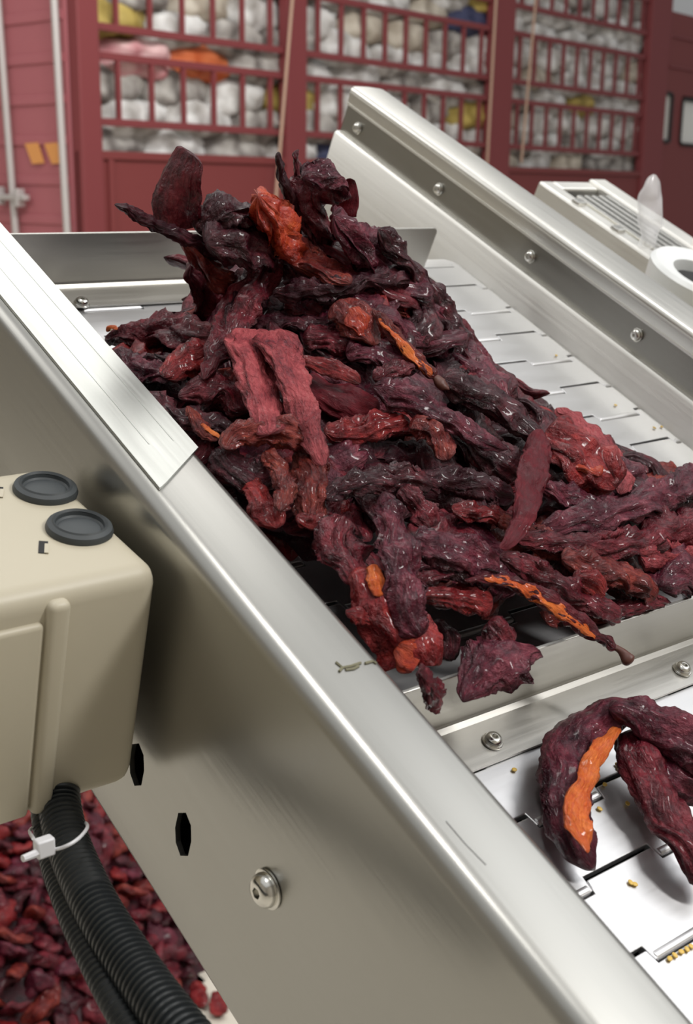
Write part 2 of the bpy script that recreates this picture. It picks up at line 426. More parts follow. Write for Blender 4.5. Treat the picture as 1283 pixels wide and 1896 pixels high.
# belt: rows of interlocking plates
PITCH = .0955
belt = reg(empty('conveyor_belt', frame(1.395, .06, 0), 'hinged stainless steel plate belt climbing between the two side rails', 'conveyor belt'), frame(1.395, .06, 0))
TW = .118
def row_bm(flip):
    """one plate row: castellated lower and upper edges, local x=v (0 at VL) y=u"""
    bm = bmesh.new(); x = VL + .004; pts_lo = []; pts_hi = []
    k = 0; xs = [VL + .004]
    x = 1.0 + (TW if flip else 0) - 2 * TW
    edges = []
    while x < VR: 
        if x > VL + .02: edges.append(x)
        x += TW
    xs = [VL + .004] + edges + [VR - .016]
    par = 0 if flip else 1
    J = .017
    def lev(i, q): return (i + q) % 2
    q0 = 0 if ((edges[0] - 1.0) / TW) % 2 < .5 else 1
    lo, hi = [], []
    for i in range(len(xs) - 1):
        a, b = xs[i], xs[i + 1]
        up = (i + q0 + par) % 2
        ylo = (J if up else 0) + .004; yhi = PITCH + (0 if up else J) - .0015
        yl = ylo if up else ylo - .002
        g = .0015
        lo += [(a + g, yl), (b - g, yl)]; hi += [(a + g, PITCH + (J if not up else 0) - .0015 + 0), (b - g, PITCH + (J if not up else 0) - .0015)]
    prism_z(bm, scl([(p[0] - VL, p[1]) for p in lo + hi[::-1]]), -.012 * S, 0)
    # rolled hinge knuckles
    for i in range(len(xs) - 1):
        a, b = xs[i], xs[i + 1]
        if (i + q0 + par) % 2 == 0:
            tube(bm, [Vector(((a + .004 - VL) * S, .007 * S, -.0052 * S)), Vector(((b - .004 - VL) * S, .007 * S, -.0052 * S))], .0068 * S, 10)
    return bm
rowmesh = []
for f in (0, 1):
    me_bm = row_bm(f); rowmesh.append(me_bm)
protos = []
k0 = int((.06 - .545) / PITCH) - 3
for k in range(-8, 13):
    u = .548 + k * PITCH
    f = k % 2
    M = frame(VL, u - PITCH, 0)
    if len(protos) < 2:
        o = mesh_obj('slat', rowmesh[f], M_slat, M, belt, smooth=False, bevel=.0006)
        protos.append((f, o))
    else:
        src = [p for ff, p in protos if ff == f][0]
        o = src.copy(); link(o); o.parent = belt; o.matrix_local = wm(belt).inverted() @ M
bm = bmesh.new(); box(bm, (VL - 1.395 + .003) * S, (VR - 1.395 - .013) * S, -.6 * S, 1.66 * S, -.06 * S, -.028 * S)
mesh_obj('belt_bed', bm, M_black, frame(1.395, .06, 0), belt, smooth=False)
# head turn of the belt just past the rear plate
bm = bmesh.new(); UH = .548 + 12 * PITCH
pr = bend(UH, -.13, .13, 90, -60, 12)
prx = pr + [(p[0] - (p[0] - UH) * .12, -.13 + (p[1] + .13) * .88) for p in pr[::-1]]
x0_, x1_ = (VL + .004 - 1.395) * S, (VR - .016 - 1.395) * S
a = [bm.verts.new((x0_, (p[0] - .06) * S, p[1] * S)) for p in prx]; b = [bm.verts.new((x1_, (p[0] - .06) * S, p[1] * S)) for p in prx]
n = len(prx)
for i in range(n): bm.faces.new((a[i], a[(i + 1) % n], b[(i + 1) % n], b[i]))
bm.faces.new(a[::-1]); bm.faces.new(b); bmesh.ops.recalc_face_normals(bm, faces=bm.faces[:])
mesh_obj('head_turn', bm, M_slat, frame(1.395, .06, 0), belt)

# cleats
def cleat(u, label):
    M = frame(VL + .01, u, 0)
    root = reg(empty('belt_cleat', M, label, 'conveyor cleat', 'cross plates bolted to the belt'), M)
    x1 = 1.83 - VL - .01; t = .005; Hh = .104; r = .012
    pts = [(0, .012), (0, Hh), (x1 - r, Hh)] + bend(x1 - r, Hh - r, r, 90, 0, 5) + [(x1, .012)]
    bm = bmesh.new(); prism(bm, scl(pts), 0, t * S)
    mesh_obj('upright_plate', bm, M_cleat, M, root, smooth=False, bevel=.0005)
    arc = bend(-.0, .0, .0, 0, 0, 1)
    bm = bmesh.new()
    prof = [(t, .012), (t - .001, .006), (-.004, .0025), (-.066, .0025), (-.066, .0065), (-.008, .0065), (-.001, .010), (0, .014), (t, .014)]
    a = [bm.verts.new((0, p[0] * S, p[1] * S)) for p in prof]; b = [bm.verts.new((x1 * S, p[0] * S, p[1] * S)) for p in prof]
    n = len(prof)
    for i in range(n): bm.faces.new((a[i], a[(i + 1) % n], b[(i + 1) % n], b[i]))
    bm.faces.new(a[::-1]); bm.faces.new(b); bmesh.ops.recalc_face_normals(bm, faces=bm.faces[:])
    mesh_obj('foot_flange', bm, M_cleat, M, root, smooth=False)
    return root
c1 = cleat(.612, 'stainless cross plate at the lower front of the heap, bolted to the belt')
c2 = cleat(1.672, 'stainless cross plate standing behind the heap, its rounded end near the far rail')
def belt_screw(px, py, w, label):
    P = hit_w(px, py, w); M = axisM(P, BW, BU)
    b = reg(empty('cleat_screw', M, label, 'screw', 'screws in the cross plate feet'), M); hexcap(b, M, .0052, washer=True)
belt_screw(911, 1374, .007, 'round-headed screw in the foot of the front cross plate, the one nearer the near rail')
belt_screw(1262, 1241, .007, 'round-headed screw in the front cross plate foot at the right edge of the view')
belt_screw(151, 563, .007, 'tiny screw in the foot of the rear cross plate beside the near rail')

# legs of the conveyor, standing on the floor
for v, u in ((.76, 2.12), (2.04, 2.12), (.76, -.45), (2.04, -.45)):
    top = bp(v, u, -.2)
    bm = bmesh.new(); box(bm, -.015, .015, -.015, .015, 0, top.z)
    mesh_obj('leg', bm, M_side, Matrix.Translation((top.x, top.y, 0)), left_root if v < 1 else right_root, smooth=False)

# ------------------------------------------------------------------ control box
ang = math.radians(10.75)      # box sits 15 deg from level, the belt 25.85
BD = (math.cos(-ang) * BU + math.sin(-ang) * BW).normalized()   # depth axis
BN = BV.cross(BD).normalized()                                  # box normal
VBX = .688
C0 = hit_v(304, 1050, VBX)
def plane_hit(px, py, P0, n):
    d = ray(px, py); return CAM + d * ((P0 - CAM).dot(n) / d.dot(n))
Pbk = plane_hit(132, 850, C0, BN)
Pbt = plane_hit(236, 1436, C0, BV)
depth_b = (plane_hit(132, 850, C0, BN) - C0).dot(BD)
hgt = -(Pbt - C0).dot(BN)
print('box depth', depth_b, 'height', hgt)
MBX = Matrix.Translation(C0 - BN * hgt) @ Matrix((BV, BD, BN)).transposed().to_4x4()
boxr = reg(empty('control_box', MBX, 'cream plastic electrical enclosure with two grey rubber plugs, mounted against the near side plate', 'control box'), MBX)
WB = .26
def rbox(bm, x0, x1, y0, y1, z0, z1, r, seg=5):
    box(bm, x0, x1, y0, y1, z0, z1)
    bmesh.ops.bevel(bm, geom=bm.edges[:] , offset=r, segments=seg, affect='EDGES', profile=.5)
bm = bmesh.new(); rbox(bm, -WB, 0, 0, depth_b, 0, hgt, .011)
mesh_obj('enclosure_body', bm, M_box, MBX, boxr)
MI = MBX.inverted()
# front rib and cover: seen from (85..130,1104) to (41..88,1495)
def on_front(px, py, off=0):
    return MI @ plane_hit(px, py, C0 - BD * off, BD)
xa = on_front(128, 1120).x; xb = on_front(86, 1120).x
bm = bmesh.new(); rbox(bm, xb, xa, -.0045, .012, .004, hgt - .006, .004, 4)
mesh_obj('cover_rib', bm, M_box, MBX, boxr)
bm = bmesh.new(); rbox(bm, -WB + .004, xb - .001, -.003, .012, .004, hgt - .016, .003, 3)
mesh_obj('front_cover', bm, M_box, MBX, boxr)
def on_top(px, py): return MI @ plane_hit(px, py, C0, BN)
for px, py in ((84, 909), (147, 981)):
    p = on_top(px, py)
    M = MBX @ Matrix.Translation((p.x, p.y, hgt))
    rr = .0168
    bm = bmesh.new()
    lathe(bm, [(rr, -.001), (rr * 1.02, .001), (rr * .97, .0032), (rr * .84, .0044), (rr * .74, .0036), (rr * .72, .002), (rr * .66, .0012), (rr * .58, .0016), (rr * .0001, .0016)], 44)
    pl = mesh_obj('rubber_plug', bm, M_rub, M, boxr)
    bm = bmesh.new(); lathe(bm, [(rr * .86, .004), (rr * .8, .0052), (rr * .74, .004)], 44, cap=False)
    mesh_obj('raised_ring', bm, M_rub, M, pl)
for px, py in ((80, 1014), (-3, 912)):
    p = on_top(px, py); M = MBX @ Matrix.Translation((p.x, p.y, hgt)) @ Matrix.Rotation(math.radians(-28), 4, 'Z')
    bm = bmesh.new(); box(bm, -.0022, .0022, -.006, .006, -.002, .0004); mesh_obj('latch_slot', bm, M_black, M, boxr, smooth=False)  # black box painting the dark of the slot opening
    bm = bmesh.new(); box(bm, .0006, .0026, -.006, .003, -.001, .0008); mesh_obj('slot_highlight', bm, M_box, M, boxr, smooth=False)  # pale bar shaped to stand for the highlight in the slot

# ------------------------------------------------------------------ conduits
def conduit(pts, dia_px, label, sp=.0036):
    P = [CAM + raydepth(x, y) * d for x, y, d in pts]
    n = 60
    Q = [Vector(q) for q in catmull(P, n)]
    # arc length resample for corrugation
    Ls = [0]
    for a, b in zip(Q, Q[1:]): Ls.append(Ls[-1] + (b - a).length)
    tot = Ls[-1]; step = sp / 6; m = int(tot / step); out = []; rad = []
    k = 0
    for i in range(m + 1):
        s = i * tot / m
        while k < n - 2 and Ls[k + 1] < s: k += 1
        t = (s - Ls[k]) / (Ls[k + 1] - Ls[k]); out.append(Q[k].lerp(Q[k + 1], t))
        ph = (s / sp) % 1
        rad.append(dia_px * (1 + .075 * (1 if .15 < ph < .6 else -1 if (ph > .7) else 0)))
    bm = bmesh.new(); o0 = P[0]
    tube(bm, [q - o0 for q in out], rad, 22)
    o = mesh_obj('corrugated_conduit', bm, M_hose, Matrix.Translation(o0))
    return tag(o, label, 'cable conduit'), Q
dB = (Pbt - CAM).length
def D(k): return k * S
big, QB = conduit([(108, 1452, D(1.44)), (112, 1500, D(1.42)), (126, 1560, D(1.38)), (150, 1620, D(1.33)), (190, 1700, D(1.27)), (248, 1790, D(1.21)), (325, 1896, D(1.14)), (420, 2010, D(1.08))], .0102, 'thick black corrugated conduit hanging from the cream control box, nearer the side plate')
small, QS = conduit([(80, 1470, D(1.46)), (84, 1520, D(1.44)), (98, 1590, D(1.4)), (125, 1670, D(1.33)), (160, 1750, D(1.27)), (222, 1870, D(1.19)), (300, 1990, D(1.12))], .0066, 'thinner black corrugated conduit strapped along the left of the thick one')
# cable tie
zt = empty('cable_tie', None, 'white nylon cable tie around the two black conduits, tail sticking out', 'cable tie')
def dpt(x, y, k): return CAM + raydepth(x, y) * D(k)
ztM = Matrix.Translation(dpt(82, 1571, 1.3)); zt.matrix_world = ztM; reg(zt, ztM); zi = ztM.inverted()
bm = bmesh.new()
loop = [(82, 1570, 1.3), (105, 1572, 1.295), (130, 1563, 1.29), (150, 1548, 1.31), (162, 1530, 1.36), (150, 1522, 1.43), (110, 1530, 1.47), (70, 1530, 1.47), (55, 1538, 1.42), (62, 1553, 1.34)]
tube(bm, [zi @ Vector(q) for q in catmull([dpt(*p) for p in loop], 50)] , .0009, 8)
mesh_obj('strap', bm, M_white, ztM, zt)
bm = bmesh.new(); a = zi @ dpt(82, 1568, 1.29); box(bm, a.x - .0045, a.x + .0045, a.y - .003, a.y + .003, a.z - .0045, a.z + .0045)
mesh_obj('tie_head', bm, M_white, ztM, zt, bevel=.001)
bm = bmesh.new(); tube(bm, [zi @ dpt(82, 1570, 1.29), zi @ dpt(62, 1582, 1.28), zi @ dpt(42, 1590, 1.27)], [.0022, .0019, .0017], 8)
mesh_obj('tie_tail', bm, M_white, ztM, zt)
#SPLIT2
# ------------------------------------------------------------------ chilli heap
GU = [.56, .66, .72, .85, 1.0, 1.15, 1.3, 1.4, 1.5, 1.6]
GV = [.80, 1.0, 1.1, 1.2, 1.4, 1.6, 1.75, 1.98]
GW = [
 [.06, .06, .06, .05, .04, .04, .03, .0],
 [.13, .13, .13, .12, .11, .1, .08, .03],
 [.16, .17, .16, .15, .14, .13, .1, .05],
 [.17, .19, .19, .18, .17, .13, .09, .05],
 [.16, .21, .22, .23, .19, .1, .03, 0],
 [.13, .2, .25, .29, .22, .07, .0, 0],
 [.08, .15, .24, .33, .2, .03, 0, 0],
 [.03, .08, .18, .29, .15, .0, 0, 0],
 [.0, .02, .06, .18, .08, 0, 0, 0],
 [.0, .0, .0, .04, .0, 0, 0, 0]]
def mound(v, u):
    def loc(G, x):
        x = min(max(x, G[0]), G[-1] - 1e-6)
        for i in range(len(G) - 1):
            if x < G[i + 1]: return i, (x - G[i]) / (G[i + 1] - G[i])
        return len(G) - 2, 1
    i, a = loc(GU, u); j, b = loc(GV, v)
    z = (GW[i][j] * (1 - b) + GW[i][j + 1] * b) * (1 - a) + (GW[i + 1][j] * (1 - b) + GW[i + 1][j + 1] * b) * a
    if u < GU[0] or u > GU[-1]: z = 0
    return z
def mound_hit(px, py):
    d = ray(px, py)
    t = .4
    while t < 1.6:
        v, u, w = tobelt(CAM + d * t)
        if w <= mound(v, u) or (w < .1 and .56 < u < .62 and False): return t
        t += .004
    return 1.6
FACE = -(ray(700, 850))                       # the side of the pods turned to the aisle
FACEN = (FACE * .5 + BW * .7).normalized()

def pod_mesh(name, chains, m, flat=.5, wr=.22, seed=0, curl=0.0, face=None, nr=70, ns=34, tail=True, edge=.0):
    """chains: list of [(Vector, radius)], world units, in local coordinates"""
    bm = bmesh.new(); uvl = bm.loops.layers.uv.new('uv')
    face = face or FACEN
    for ci, ch in enumerate(chains):
        Q = catmull([(p.x, p.y, p.z, r) for p, r in ch], nr)
        P = [Vector(q[:3]) for q in Q]; rad = [max(q[3], .0003) for q in Q]
        Ltot = sum((b - a).length for a, b in zip(P, P[1:]))
        rm = sum(rad) / nr
        rings = []; s = 0; off = Vector((seed * 3.7, ci * 5.1, seed * 1.3))
        Nn = face.copy()
        for i in range(nr):
            T_ = (P[min(i + 1, nr - 1)] - P[max(i - 1, 0)]).normalized()
            if i: s += (P[i] - P[i - 1]).length
            Nn = (Nn * .5 + face * .5); Nn = (Nn - T_ * Nn.dot(T_))
            if Nn.length < .05: Nn = T_.orthogonal()
            Nn.normalize(); Sd = T_.cross(Nn)
            tw = noise.noise(Vector((s / rm * .35, seed, 3.3))) * 1.1
            S2 = Sd * math.cos(tw) + Nn * math.sin(tw); N2 = Nn * math.cos(tw) - Sd * math.sin(tw)
            f = i / (nr - 1)
            endt = min(1, (min(f, 1 - f) / .06)) ** .5
            r = rad[i] * (.12 + .88 * endt)
            fl = flat * .82 * (1 + .35 * noise.noise(Vector((s / rm * .6, seed + 9, 1))))
            sh = noise.noise(Vector((s / rm * .9, seed, 7))) * rm * .25
            ring = []
            for k in range(ns):
                a = 2 * PI * k / ns; c_, s_ = math.cos(a), math.sin(a)
                q = Vector((c_ * 2.1, s_ * 2.1, s / rm * .33)) + off
                ridge = 1 - abs(noise.noise(q)) * 3.0           # sharp lengthwise folds
                big = noise.noise(Vector((c_ * .9, s_ * .9, s / rm * .9)) + off * 2)
                fine = .55 - abs(noise.noise(Vector((c_ * 4.2, s_ * 4.2, s / rm * .42)) + off)) * 2.6
                rag = noise.noise(Vector((c_ * 3, s_ * 3, s / rm * 3.2)) + off)
                fine2 = noise.noise(Vector((c_ * 10, s_ * 10, s / rm * 9)) + off)
                k_ = 1 + wr * (ridge * .8 + big * .8) + wr * .75 * fine + wr * .14 * fine2 + wr * .4 * rag * abs(c_)
                x = c_ * r * k_; y = s_ * r * fl * k_
                # sagging groove along the flat face
                y += r * .8 * wr * noise.noise(Vector((c_ * 2.6 , s / rm * .45, seed + 4.4)))
                y += curl * r * c_ * c_
                ring.append((bm.verts.new(P[i] + Nn * sh + S2 * x + N2 * y), k / ns, s))
            rings.append(ring)
        for i in range(nr - 1):
            A, B = rings[i], rings[i + 1]
            for k in range(ns):
                j = (k + 1) % ns
                fc = bm.faces.new((A[k][0], A[j][0], B[j][0], B[k][0]))
                us = [A[k][1], (A[k][1] + 1 / ns), (A[k][1] + 1 / ns), A[k][1]]
                vs = [A[k][2], A[j][2], B[j][2], B[k][2]]
                for lp, uu, vv in zip(fc.loops, us, vs): lp[uvl].uv = (uu, vv * 40)
        bm.faces.new([v[0] for v in rings[0]][::-1]); bm.faces.new([v[0] for v in rings[-1]])
        bmesh.ops.recalc_face_normals(bm, faces=bm.faces[:])
    me = bpy.data.meshes.new(name); bm.to_mesh(me); bm.free(); me.materials.append(m)
    me.polygons.foreach_set('use_smooth', [True] * len(me.polygons))
    return me
def chain_world(pts, lift=0.0, u=None, dep=None, ub=None):
    """pixel polyline (x, y, width) -> world points resting on the heap surface"""
    ts = []
    for i, (x, y, w) in enumerate(pts):
        if dep is not None: t = dep[i] if isinstance(dep, (list, tuple)) else dep; ts.append(t * S)
        elif u is not None:
            uu = u[i] if isinstance(u, (list, tuple)) else u
            ts.append((hit_u(x, y, uu) - CAM).length)
        else:
            ts.append(mound_hit(x, y))
    if u is None and dep is None and len(ts) > 2:     # pods bend less than the heap does
        mid = sorted(ts)[len(ts) // 2]
        ts = [min(max(t, mid - .07), mid + .07) for t in ts]
        a = list(ts)
        for _ in range(2):
            a = [a[0]] + [(a[i - 1] + 2 * a[i] + a[i + 1]) / 4 for i in range(1, len(a) - 1)] + [a[-1]]
        ts = a
    out = []
    for (x, y, w), t in zip(pts, ts):
        d = ray(x, y); tt = t - lift
        cosf = d.dot(ROT @ Vector((0, 0, -1)))
        rr = w * .5 / FPX * tt * cosf
        out.append((CAM + d * tt, rr))
    return out
hero_n = [0]
def hero(pts, col, label, lift=.004, flat=.5, wr=.22, u=None, dep=None, curl=0.0, extra=None, flesh=None, stalk=None, group=None, face=None, seed=None, nr=70):
    hero_n[0] += 1; sd = seed or hero_n[0]
    ch = [chain_world(pts, lift, u, dep)]
    if extra:
        for e in extra: ch.append(chain_world(e, lift, u, dep))
    o0 = ch[0][len(ch[0]) // 2][0].copy()
    loc = [[(p - o0, r * 1.0) for p, r in c] for c in ch]
    me = pod_mesh('dried_chilli', loc, CH[col], flat, wr * 1.22, sd, curl, face, nr)
    o = link(bpy.data.objects.new('dried_chilli', me)); o.location = o0; reg(o, Matrix.Translation(o0))
    tag(o, label, 'chilli pepper', group or 'dried red chillies heaped on the belt')
    fl0 = sum(r for p, r in ch[0]) / len(ch[0]) * flat
    if flesh:
        for fi, (fp, fc, flab) in enumerate(flesh):
            c = chain_world(fp, lift, u, dep)
            # sits in the torn skin: depth of the nearest parent point, raised by the pod's half thickness
            cc = []
            dense = [(Vector(q[:3]), q[3]) for q in catmull([(p.x, p.y, p.z, r) for p, r in ch[0]], 60)]
            for (p, r) in c:
                d = (p - CAM).normalized()
                near = min(dense, key=lambda q: (q[0] - CAM).normalized().cross(d).length)
                t = (near[0] - CAM).length - near[1] * flat * 1.08
                cc.append((CAM + d * t - o0, r * t / (p - CAM).length))
            me2 = pod_mesh('inner_flesh', [cc], CH[fc], .32, .2, sd + 50 + fi, 0, face, 50, 24)
            f = link(bpy.data.objects.new('inner_flesh', me2)); f.parent = o; f['label'] = flab
            f.location = (0, 0, 0)
    if stalk:
        c = chain_world(stalk, lift, u, dep)
        near = ch[0][-1]
        cc = []
        for (p, r) in c:
            d = (p - CAM).normalized(); cc.append((CAM + d * (near[0] - CAM).length - o0, r))
        me3 = pod_mesh('stalk', [cc], M_stalk, .9, .12, sd + 80, 0, face, 20, 12)
        f = link(bpy.data.objects.new('stalk', me3)); f.parent = o; f['label'] = 'dry brown stalk end'
    return o
H = hero
# --- top of the heap
H([(322, 425, 66), (328, 380, 88), (338, 330, 86), (350, 292, 66), (354, 282, 42)], 'maroon', 'broad upright dark maroon chilli standing tallest at the upper left of the heap', u=1.34, flat=.3, wr=.12)
H([(212, 379, 9), (240, 391, 20), (290, 418, 28), (340, 440, 32), (385, 462, 34), (430, 480, 30)], 'black', 'long thin blackened chilli poking out to the left like a stick', u=1.3, flat=.8, wr=.25)
H([(365, 430, 40), (400, 398, 60), (440, 395, 62), (480, 410, 48)], 'dark', 'blackish purple crumpled chilli behind the stick-like one', u=1.31, wr=.4, flat=.6)
H([(380, 450, 50), (430, 452, 86), (475, 462, 70), (510, 480, 40)], 'dark', 'purple-black folded chilli lying at the middle of the crest', u=1.27, wr=.36)
H([(478, 362, 34), (496, 392, 74), (520, 425, 84), (548, 455, 62), (560, 476, 30)], 'rust', 'fuzzy orange-red chilli on the crest between two dark ones', u=1.28, wr=.4, flat=.6)
H([(548, 440, 34), (575, 490, 56), (612, 512, 48), (650, 524, 26)], 'brown', 'short rust-red chilli sloping right from below the crest', wr=.25, lift=.02)
H([(514, 282, 16), (520, 320, 30), (534, 360, 40), (548, 400, 44)], 'dark', 'narrow upright purple-black chilli at the top of the crest', u=1.33, flat=.5, wr=.25)
H([(545, 280, 18), (550, 310, 30), (560, 345, 36)], 'maroon', 'narrow chilli tip just right of the upright purple-black one', u=1.35, flat=.4)
H([(560, 330, 34), (600, 322, 50), (628, 335, 40), (640, 365, 26)], 'purple', 'curled purplish chilli arching over the top right of the crest', u=1.3, wr=.35)
H([(596, 335, 60), (582, 375, 92), (588, 425, 88), (605, 455, 40)], 'maroon', 'large crumpled maroon chilli at the top right of the crest', u=1.32, wr=.42)
H([(648, 330, 14), (645, 362, 42), (635, 400, 50)], 'strap', 'plain red pointed chilli against the pale end of the far rail', u=1.36, flat=.2, wr=.06)
H([(618, 400, 44), (655, 440, 86), (695, 480, 96), (735, 520, 60)], 'purple', 'broad pinkish-purple wrinkled chilli just below the crest on the right', u=1.24, wr=.4)
H([(700, 425, 26), (735, 462, 44), (775, 520, 50), (815, 575, 50), (860, 630, 40), (895, 680, 24)], 'dark', 'long dark chilli running down the right outline of the upper heap', u=[1.24, 1.22, 1.2, 1.17, 1.13, 1.1], wr=.3, flat=.6)
H([(850, 590, 24), (880, 640, 34), (910, 690, 28), (930, 712, 12)], 'maroon', 'slim maroon chilli edging the heap beside the bare belt', u=[1.17, 1.14, 1.1, 1.08], wr=.2)
H([(512, 446, 26), (500, 480, 50), (470, 530, 60), (440, 580, 62), (415, 630, 52), (392, 675, 36), (378, 700, 18)], 'maroon', 'long glossy maroon chilli slanting down left from the crest', lift=.025, wr=.28, flat=.6)
H([(490, 470, 12), (458, 520, 20), (432, 570, 20), (420, 600, 10)], 'black', 'thin black chilli strip along the left of the long slanting one', lift=.034, wr=.3)
H([(505, 545, 22), (560, 538, 40), (620, 535, 34), (680, 520, 34), (740, 512, 36), (790, 530, 26)], 'black', 'grey-black shrivelled chilli lying across the upper heap', lift=.02, wr=.45, flat=.6)
H([(700, 540, 40), (750, 565, 62), (800, 600, 66), (845, 650, 50), (875, 690, 26)], 'dark', 'wide dark wrinkled chilli on the upper right slope', u=[1.2, 1.18, 1.15, 1.12, 1.09], wr=.42)
H([(440, 625, 20), (480, 602, 34), (530, 598, 38), (580, 600, 30), (625, 590, 18)], 'black', 'dull dark chilli lying behind the forked pink one', wr=.3)
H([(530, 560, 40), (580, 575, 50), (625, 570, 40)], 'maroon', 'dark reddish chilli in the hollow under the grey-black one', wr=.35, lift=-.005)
H([(622, 560, 40), (655, 590, 68), (680, 622, 50), (690, 640, 20)], 'brown', 'split chilli showing a lump of amber flesh near the middle of the upper heap', lift=.016, wr=.3,
  flesh=[([(650, 570, 26), (662, 595, 44), (672, 625, 22)], 'rust', 'amber flesh')])
H([(690, 572, 10), (715, 602, 24), (748, 642, 28), (780, 675, 28), (808, 698, 18)], 'brown', 'slender orange-streaked chilli with a dark tip, right of the amber lump', lift=.022, wr=.2, flat=.7,
  flesh=[([(700, 588, 10), (735, 625, 17), (765, 662, 18), (800, 695, 15)], 'orange', 'orange flesh streak')], stalk=[(804, 696, 14), (818, 712, 22), (832, 722, 8)])
# --- forked pink chilli
H([(478, 612, 70), (470, 650, 96), (474, 700, 84), (486, 750, 66), (497, 792, 54), (500, 802, 40)], 'pink', 'large dull pink chilli split into two legs, at the left of the heap', lift=.03, flat=.34, wr=.2,
  extra=[[(508, 612, 60), (520, 655, 84), (545, 712, 66), (565, 765, 50), (582, 815, 40), (598, 862, 24)]])
H([(195, 625, 26), (235, 618, 66), (290, 612, 84), (345, 618, 88), (395, 622, 60)], 'maroon', 'broad reddish chilli lying against the near rail at the upper left', lift=.006, wr=.36,
  flesh=[([(196, 612, 8), (208, 605, 10), (218, 610, 6)], 'orange', 'yellow-orange torn edge')])
H([(210, 650, 24), (245, 672, 44), (290, 690, 46), (320, 700, 26)], 'purple', 'dark purple chilli tucked along the near rail below the broad reddish one', wr=.3)
H([(305, 700, 22), (335, 678, 46), (375, 660, 54), (420, 650, 40)], 'red', 'bright red crinkled chilli left of the forked one', lift=.012, wr=.34)
H([(330, 735, 24), (375, 722, 52), (425, 735, 68), (460, 760, 56)], 'maroon', 'rough crimson chilli whose end is under the forked one', wr=.36)
H([(262, 722, 22), (300, 752, 44), (345, 772, 48), (400, 790, 46), (440, 800, 30)], 'dark', 'streaky purple-black chilli beside the near rail', wr=.36)
H([(348, 752, 12), (362, 775, 26), (380, 800, 26), (402, 816, 12)], 'brown', 'small curled chilli with a bright orange edge beside the near rail', lift=.014, wr=.2,
  flesh=[([(372, 784, 5), (388, 797, 10), (410, 811, 6)], 'orange', 'orange torn edge')])
H([(418, 832, 26), (436, 808, 36), (475, 797, 46), (520, 800, 52), (565, 812, 44), (590, 835, 30)], 'brown', 'arched dark chilli with a curled mouth below the forked one', lift=.02, wr=.34)
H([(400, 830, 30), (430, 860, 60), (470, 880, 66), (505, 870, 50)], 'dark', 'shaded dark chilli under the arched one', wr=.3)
H([(492, 835, 26), (515, 868, 34), (528, 905, 34), (520, 945, 22)], 'brown', 'reddish-brown curved strip hanging below the arched chilli', lift=.016, wr=.3)
H([(462, 890, 30), (482, 925, 52), (500, 955, 48), (512, 978, 22)], 'red', 'wet red chilli next to the near rail, left of the dark gap', wr=.3)
H([(560, 830, 34), (572, 870, 56), (575, 915, 56), (572, 955, 42), (570, 970, 24)], 'brown', 'stubby rust-brown chilli standing right of the reddish strip', lift=.006, wr=.34)
H([(548, 962, 22), (580, 966, 26), (604, 955, 12)], 'red', 'small red scrap under the stubby rust-brown chilli', lift=.014, wr=.3)
# --- middle
H([(545, 664, 12), (580, 672, 28), (630, 688, 32), (668, 708, 16)], 'red', 'bright red smooth strip right of the forked chilli', lift=.024, flat=.35, wr=.15)
H([(560, 625, 34), (610, 628, 46), (660, 640, 46), (700, 650, 30)], 'maroon', 'dark maroon chilli above the bright red strip', wr=.34, lift=.006)
H([(640, 655, 36), (690, 655, 56), (735, 668, 56), (770, 690, 30)], 'purple', 'smooth purplish chilli left of the slender orange-streaked one', wr=.3, lift=.01)
H([(690, 702, 18), (718, 688, 34), (745, 680, 34), (765, 676, 18)], 'maroon', 'small knuckle-shaped chilli in the centre of the heap', lift=.022, wr=.3)
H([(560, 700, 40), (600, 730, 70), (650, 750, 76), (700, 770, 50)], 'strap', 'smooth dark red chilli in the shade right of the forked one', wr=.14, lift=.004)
H([(690, 716, 26), (735, 730, 50), (790, 755, 62), (840, 785, 60), (890, 812, 42), (940, 832, 8)], 'purple', 'long pointed purplish chilli crossing the centre of the heap', lift=.026, wr=.32, flat=.45)
H([(600, 800, 26), (650, 800, 44), (700, 786, 44), (760, 782, 40)], 'red', 'crimson chilli under the long pointed one, left part of the centre', lift=.008, wr=.3)
H([(760, 780, 40), (795, 795, 64), (815, 820, 50), (828, 852, 26)], 'brown', 'torn brown chilli with a frayed end below the long pointed one', lift=.02, wr=.36)
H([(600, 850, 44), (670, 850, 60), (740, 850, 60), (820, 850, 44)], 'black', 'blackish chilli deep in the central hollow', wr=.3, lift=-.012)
H([(820, 700, 40), (870, 722, 66), (920, 750, 66), (965, 785, 56), (1000, 815, 36)], 'dark', 'glossy dark chilli bridging to the red fan-shaped one', lift=.012, wr=.32)
H([(840, 790, 30), (890, 835, 56), (930, 860, 60), (960, 880, 40)], 'dark', 'dark chilli behind the upright red strap', wr=.3)
H([(1012, 795, 50), (1040, 812, 92), (1080, 850, 116), (1120, 885, 90), (1140, 905, 50)], 'red', 'wide fan-shaped red chilli with a glowing orange middle at the right of the heap', lift=.02, wr=.26, flat=.3,
  flesh=[([(1030, 830, 24), (1070, 855, 46), (1115, 878, 26)], 'rust', 'orange-red flesh')])
H([(1035, 755, 30), (1075, 785, 44), (1120, 830, 44), (1155, 880, 36), (1150, 915, 24)], 'pink', 'rough pinkish chilli forming the back edge of the red fan', lift=.012, wr=.2, flat=.35)
H([(1000, 900, 40), (1060, 920, 50), (1120, 925, 46), (1160, 912, 26)], 'purple', 'purplish chilli under the red fan-shaped one', wr=.34)
H([(1003, 795, 30), (992, 850, 52), (980, 905, 54), (970, 955, 40), (945, 1000, 26), (925, 1016, 12)], 'strap', 'smooth dark red strap hanging upright at the right of the centre', lift=.045, wr=.14, flat=.2)
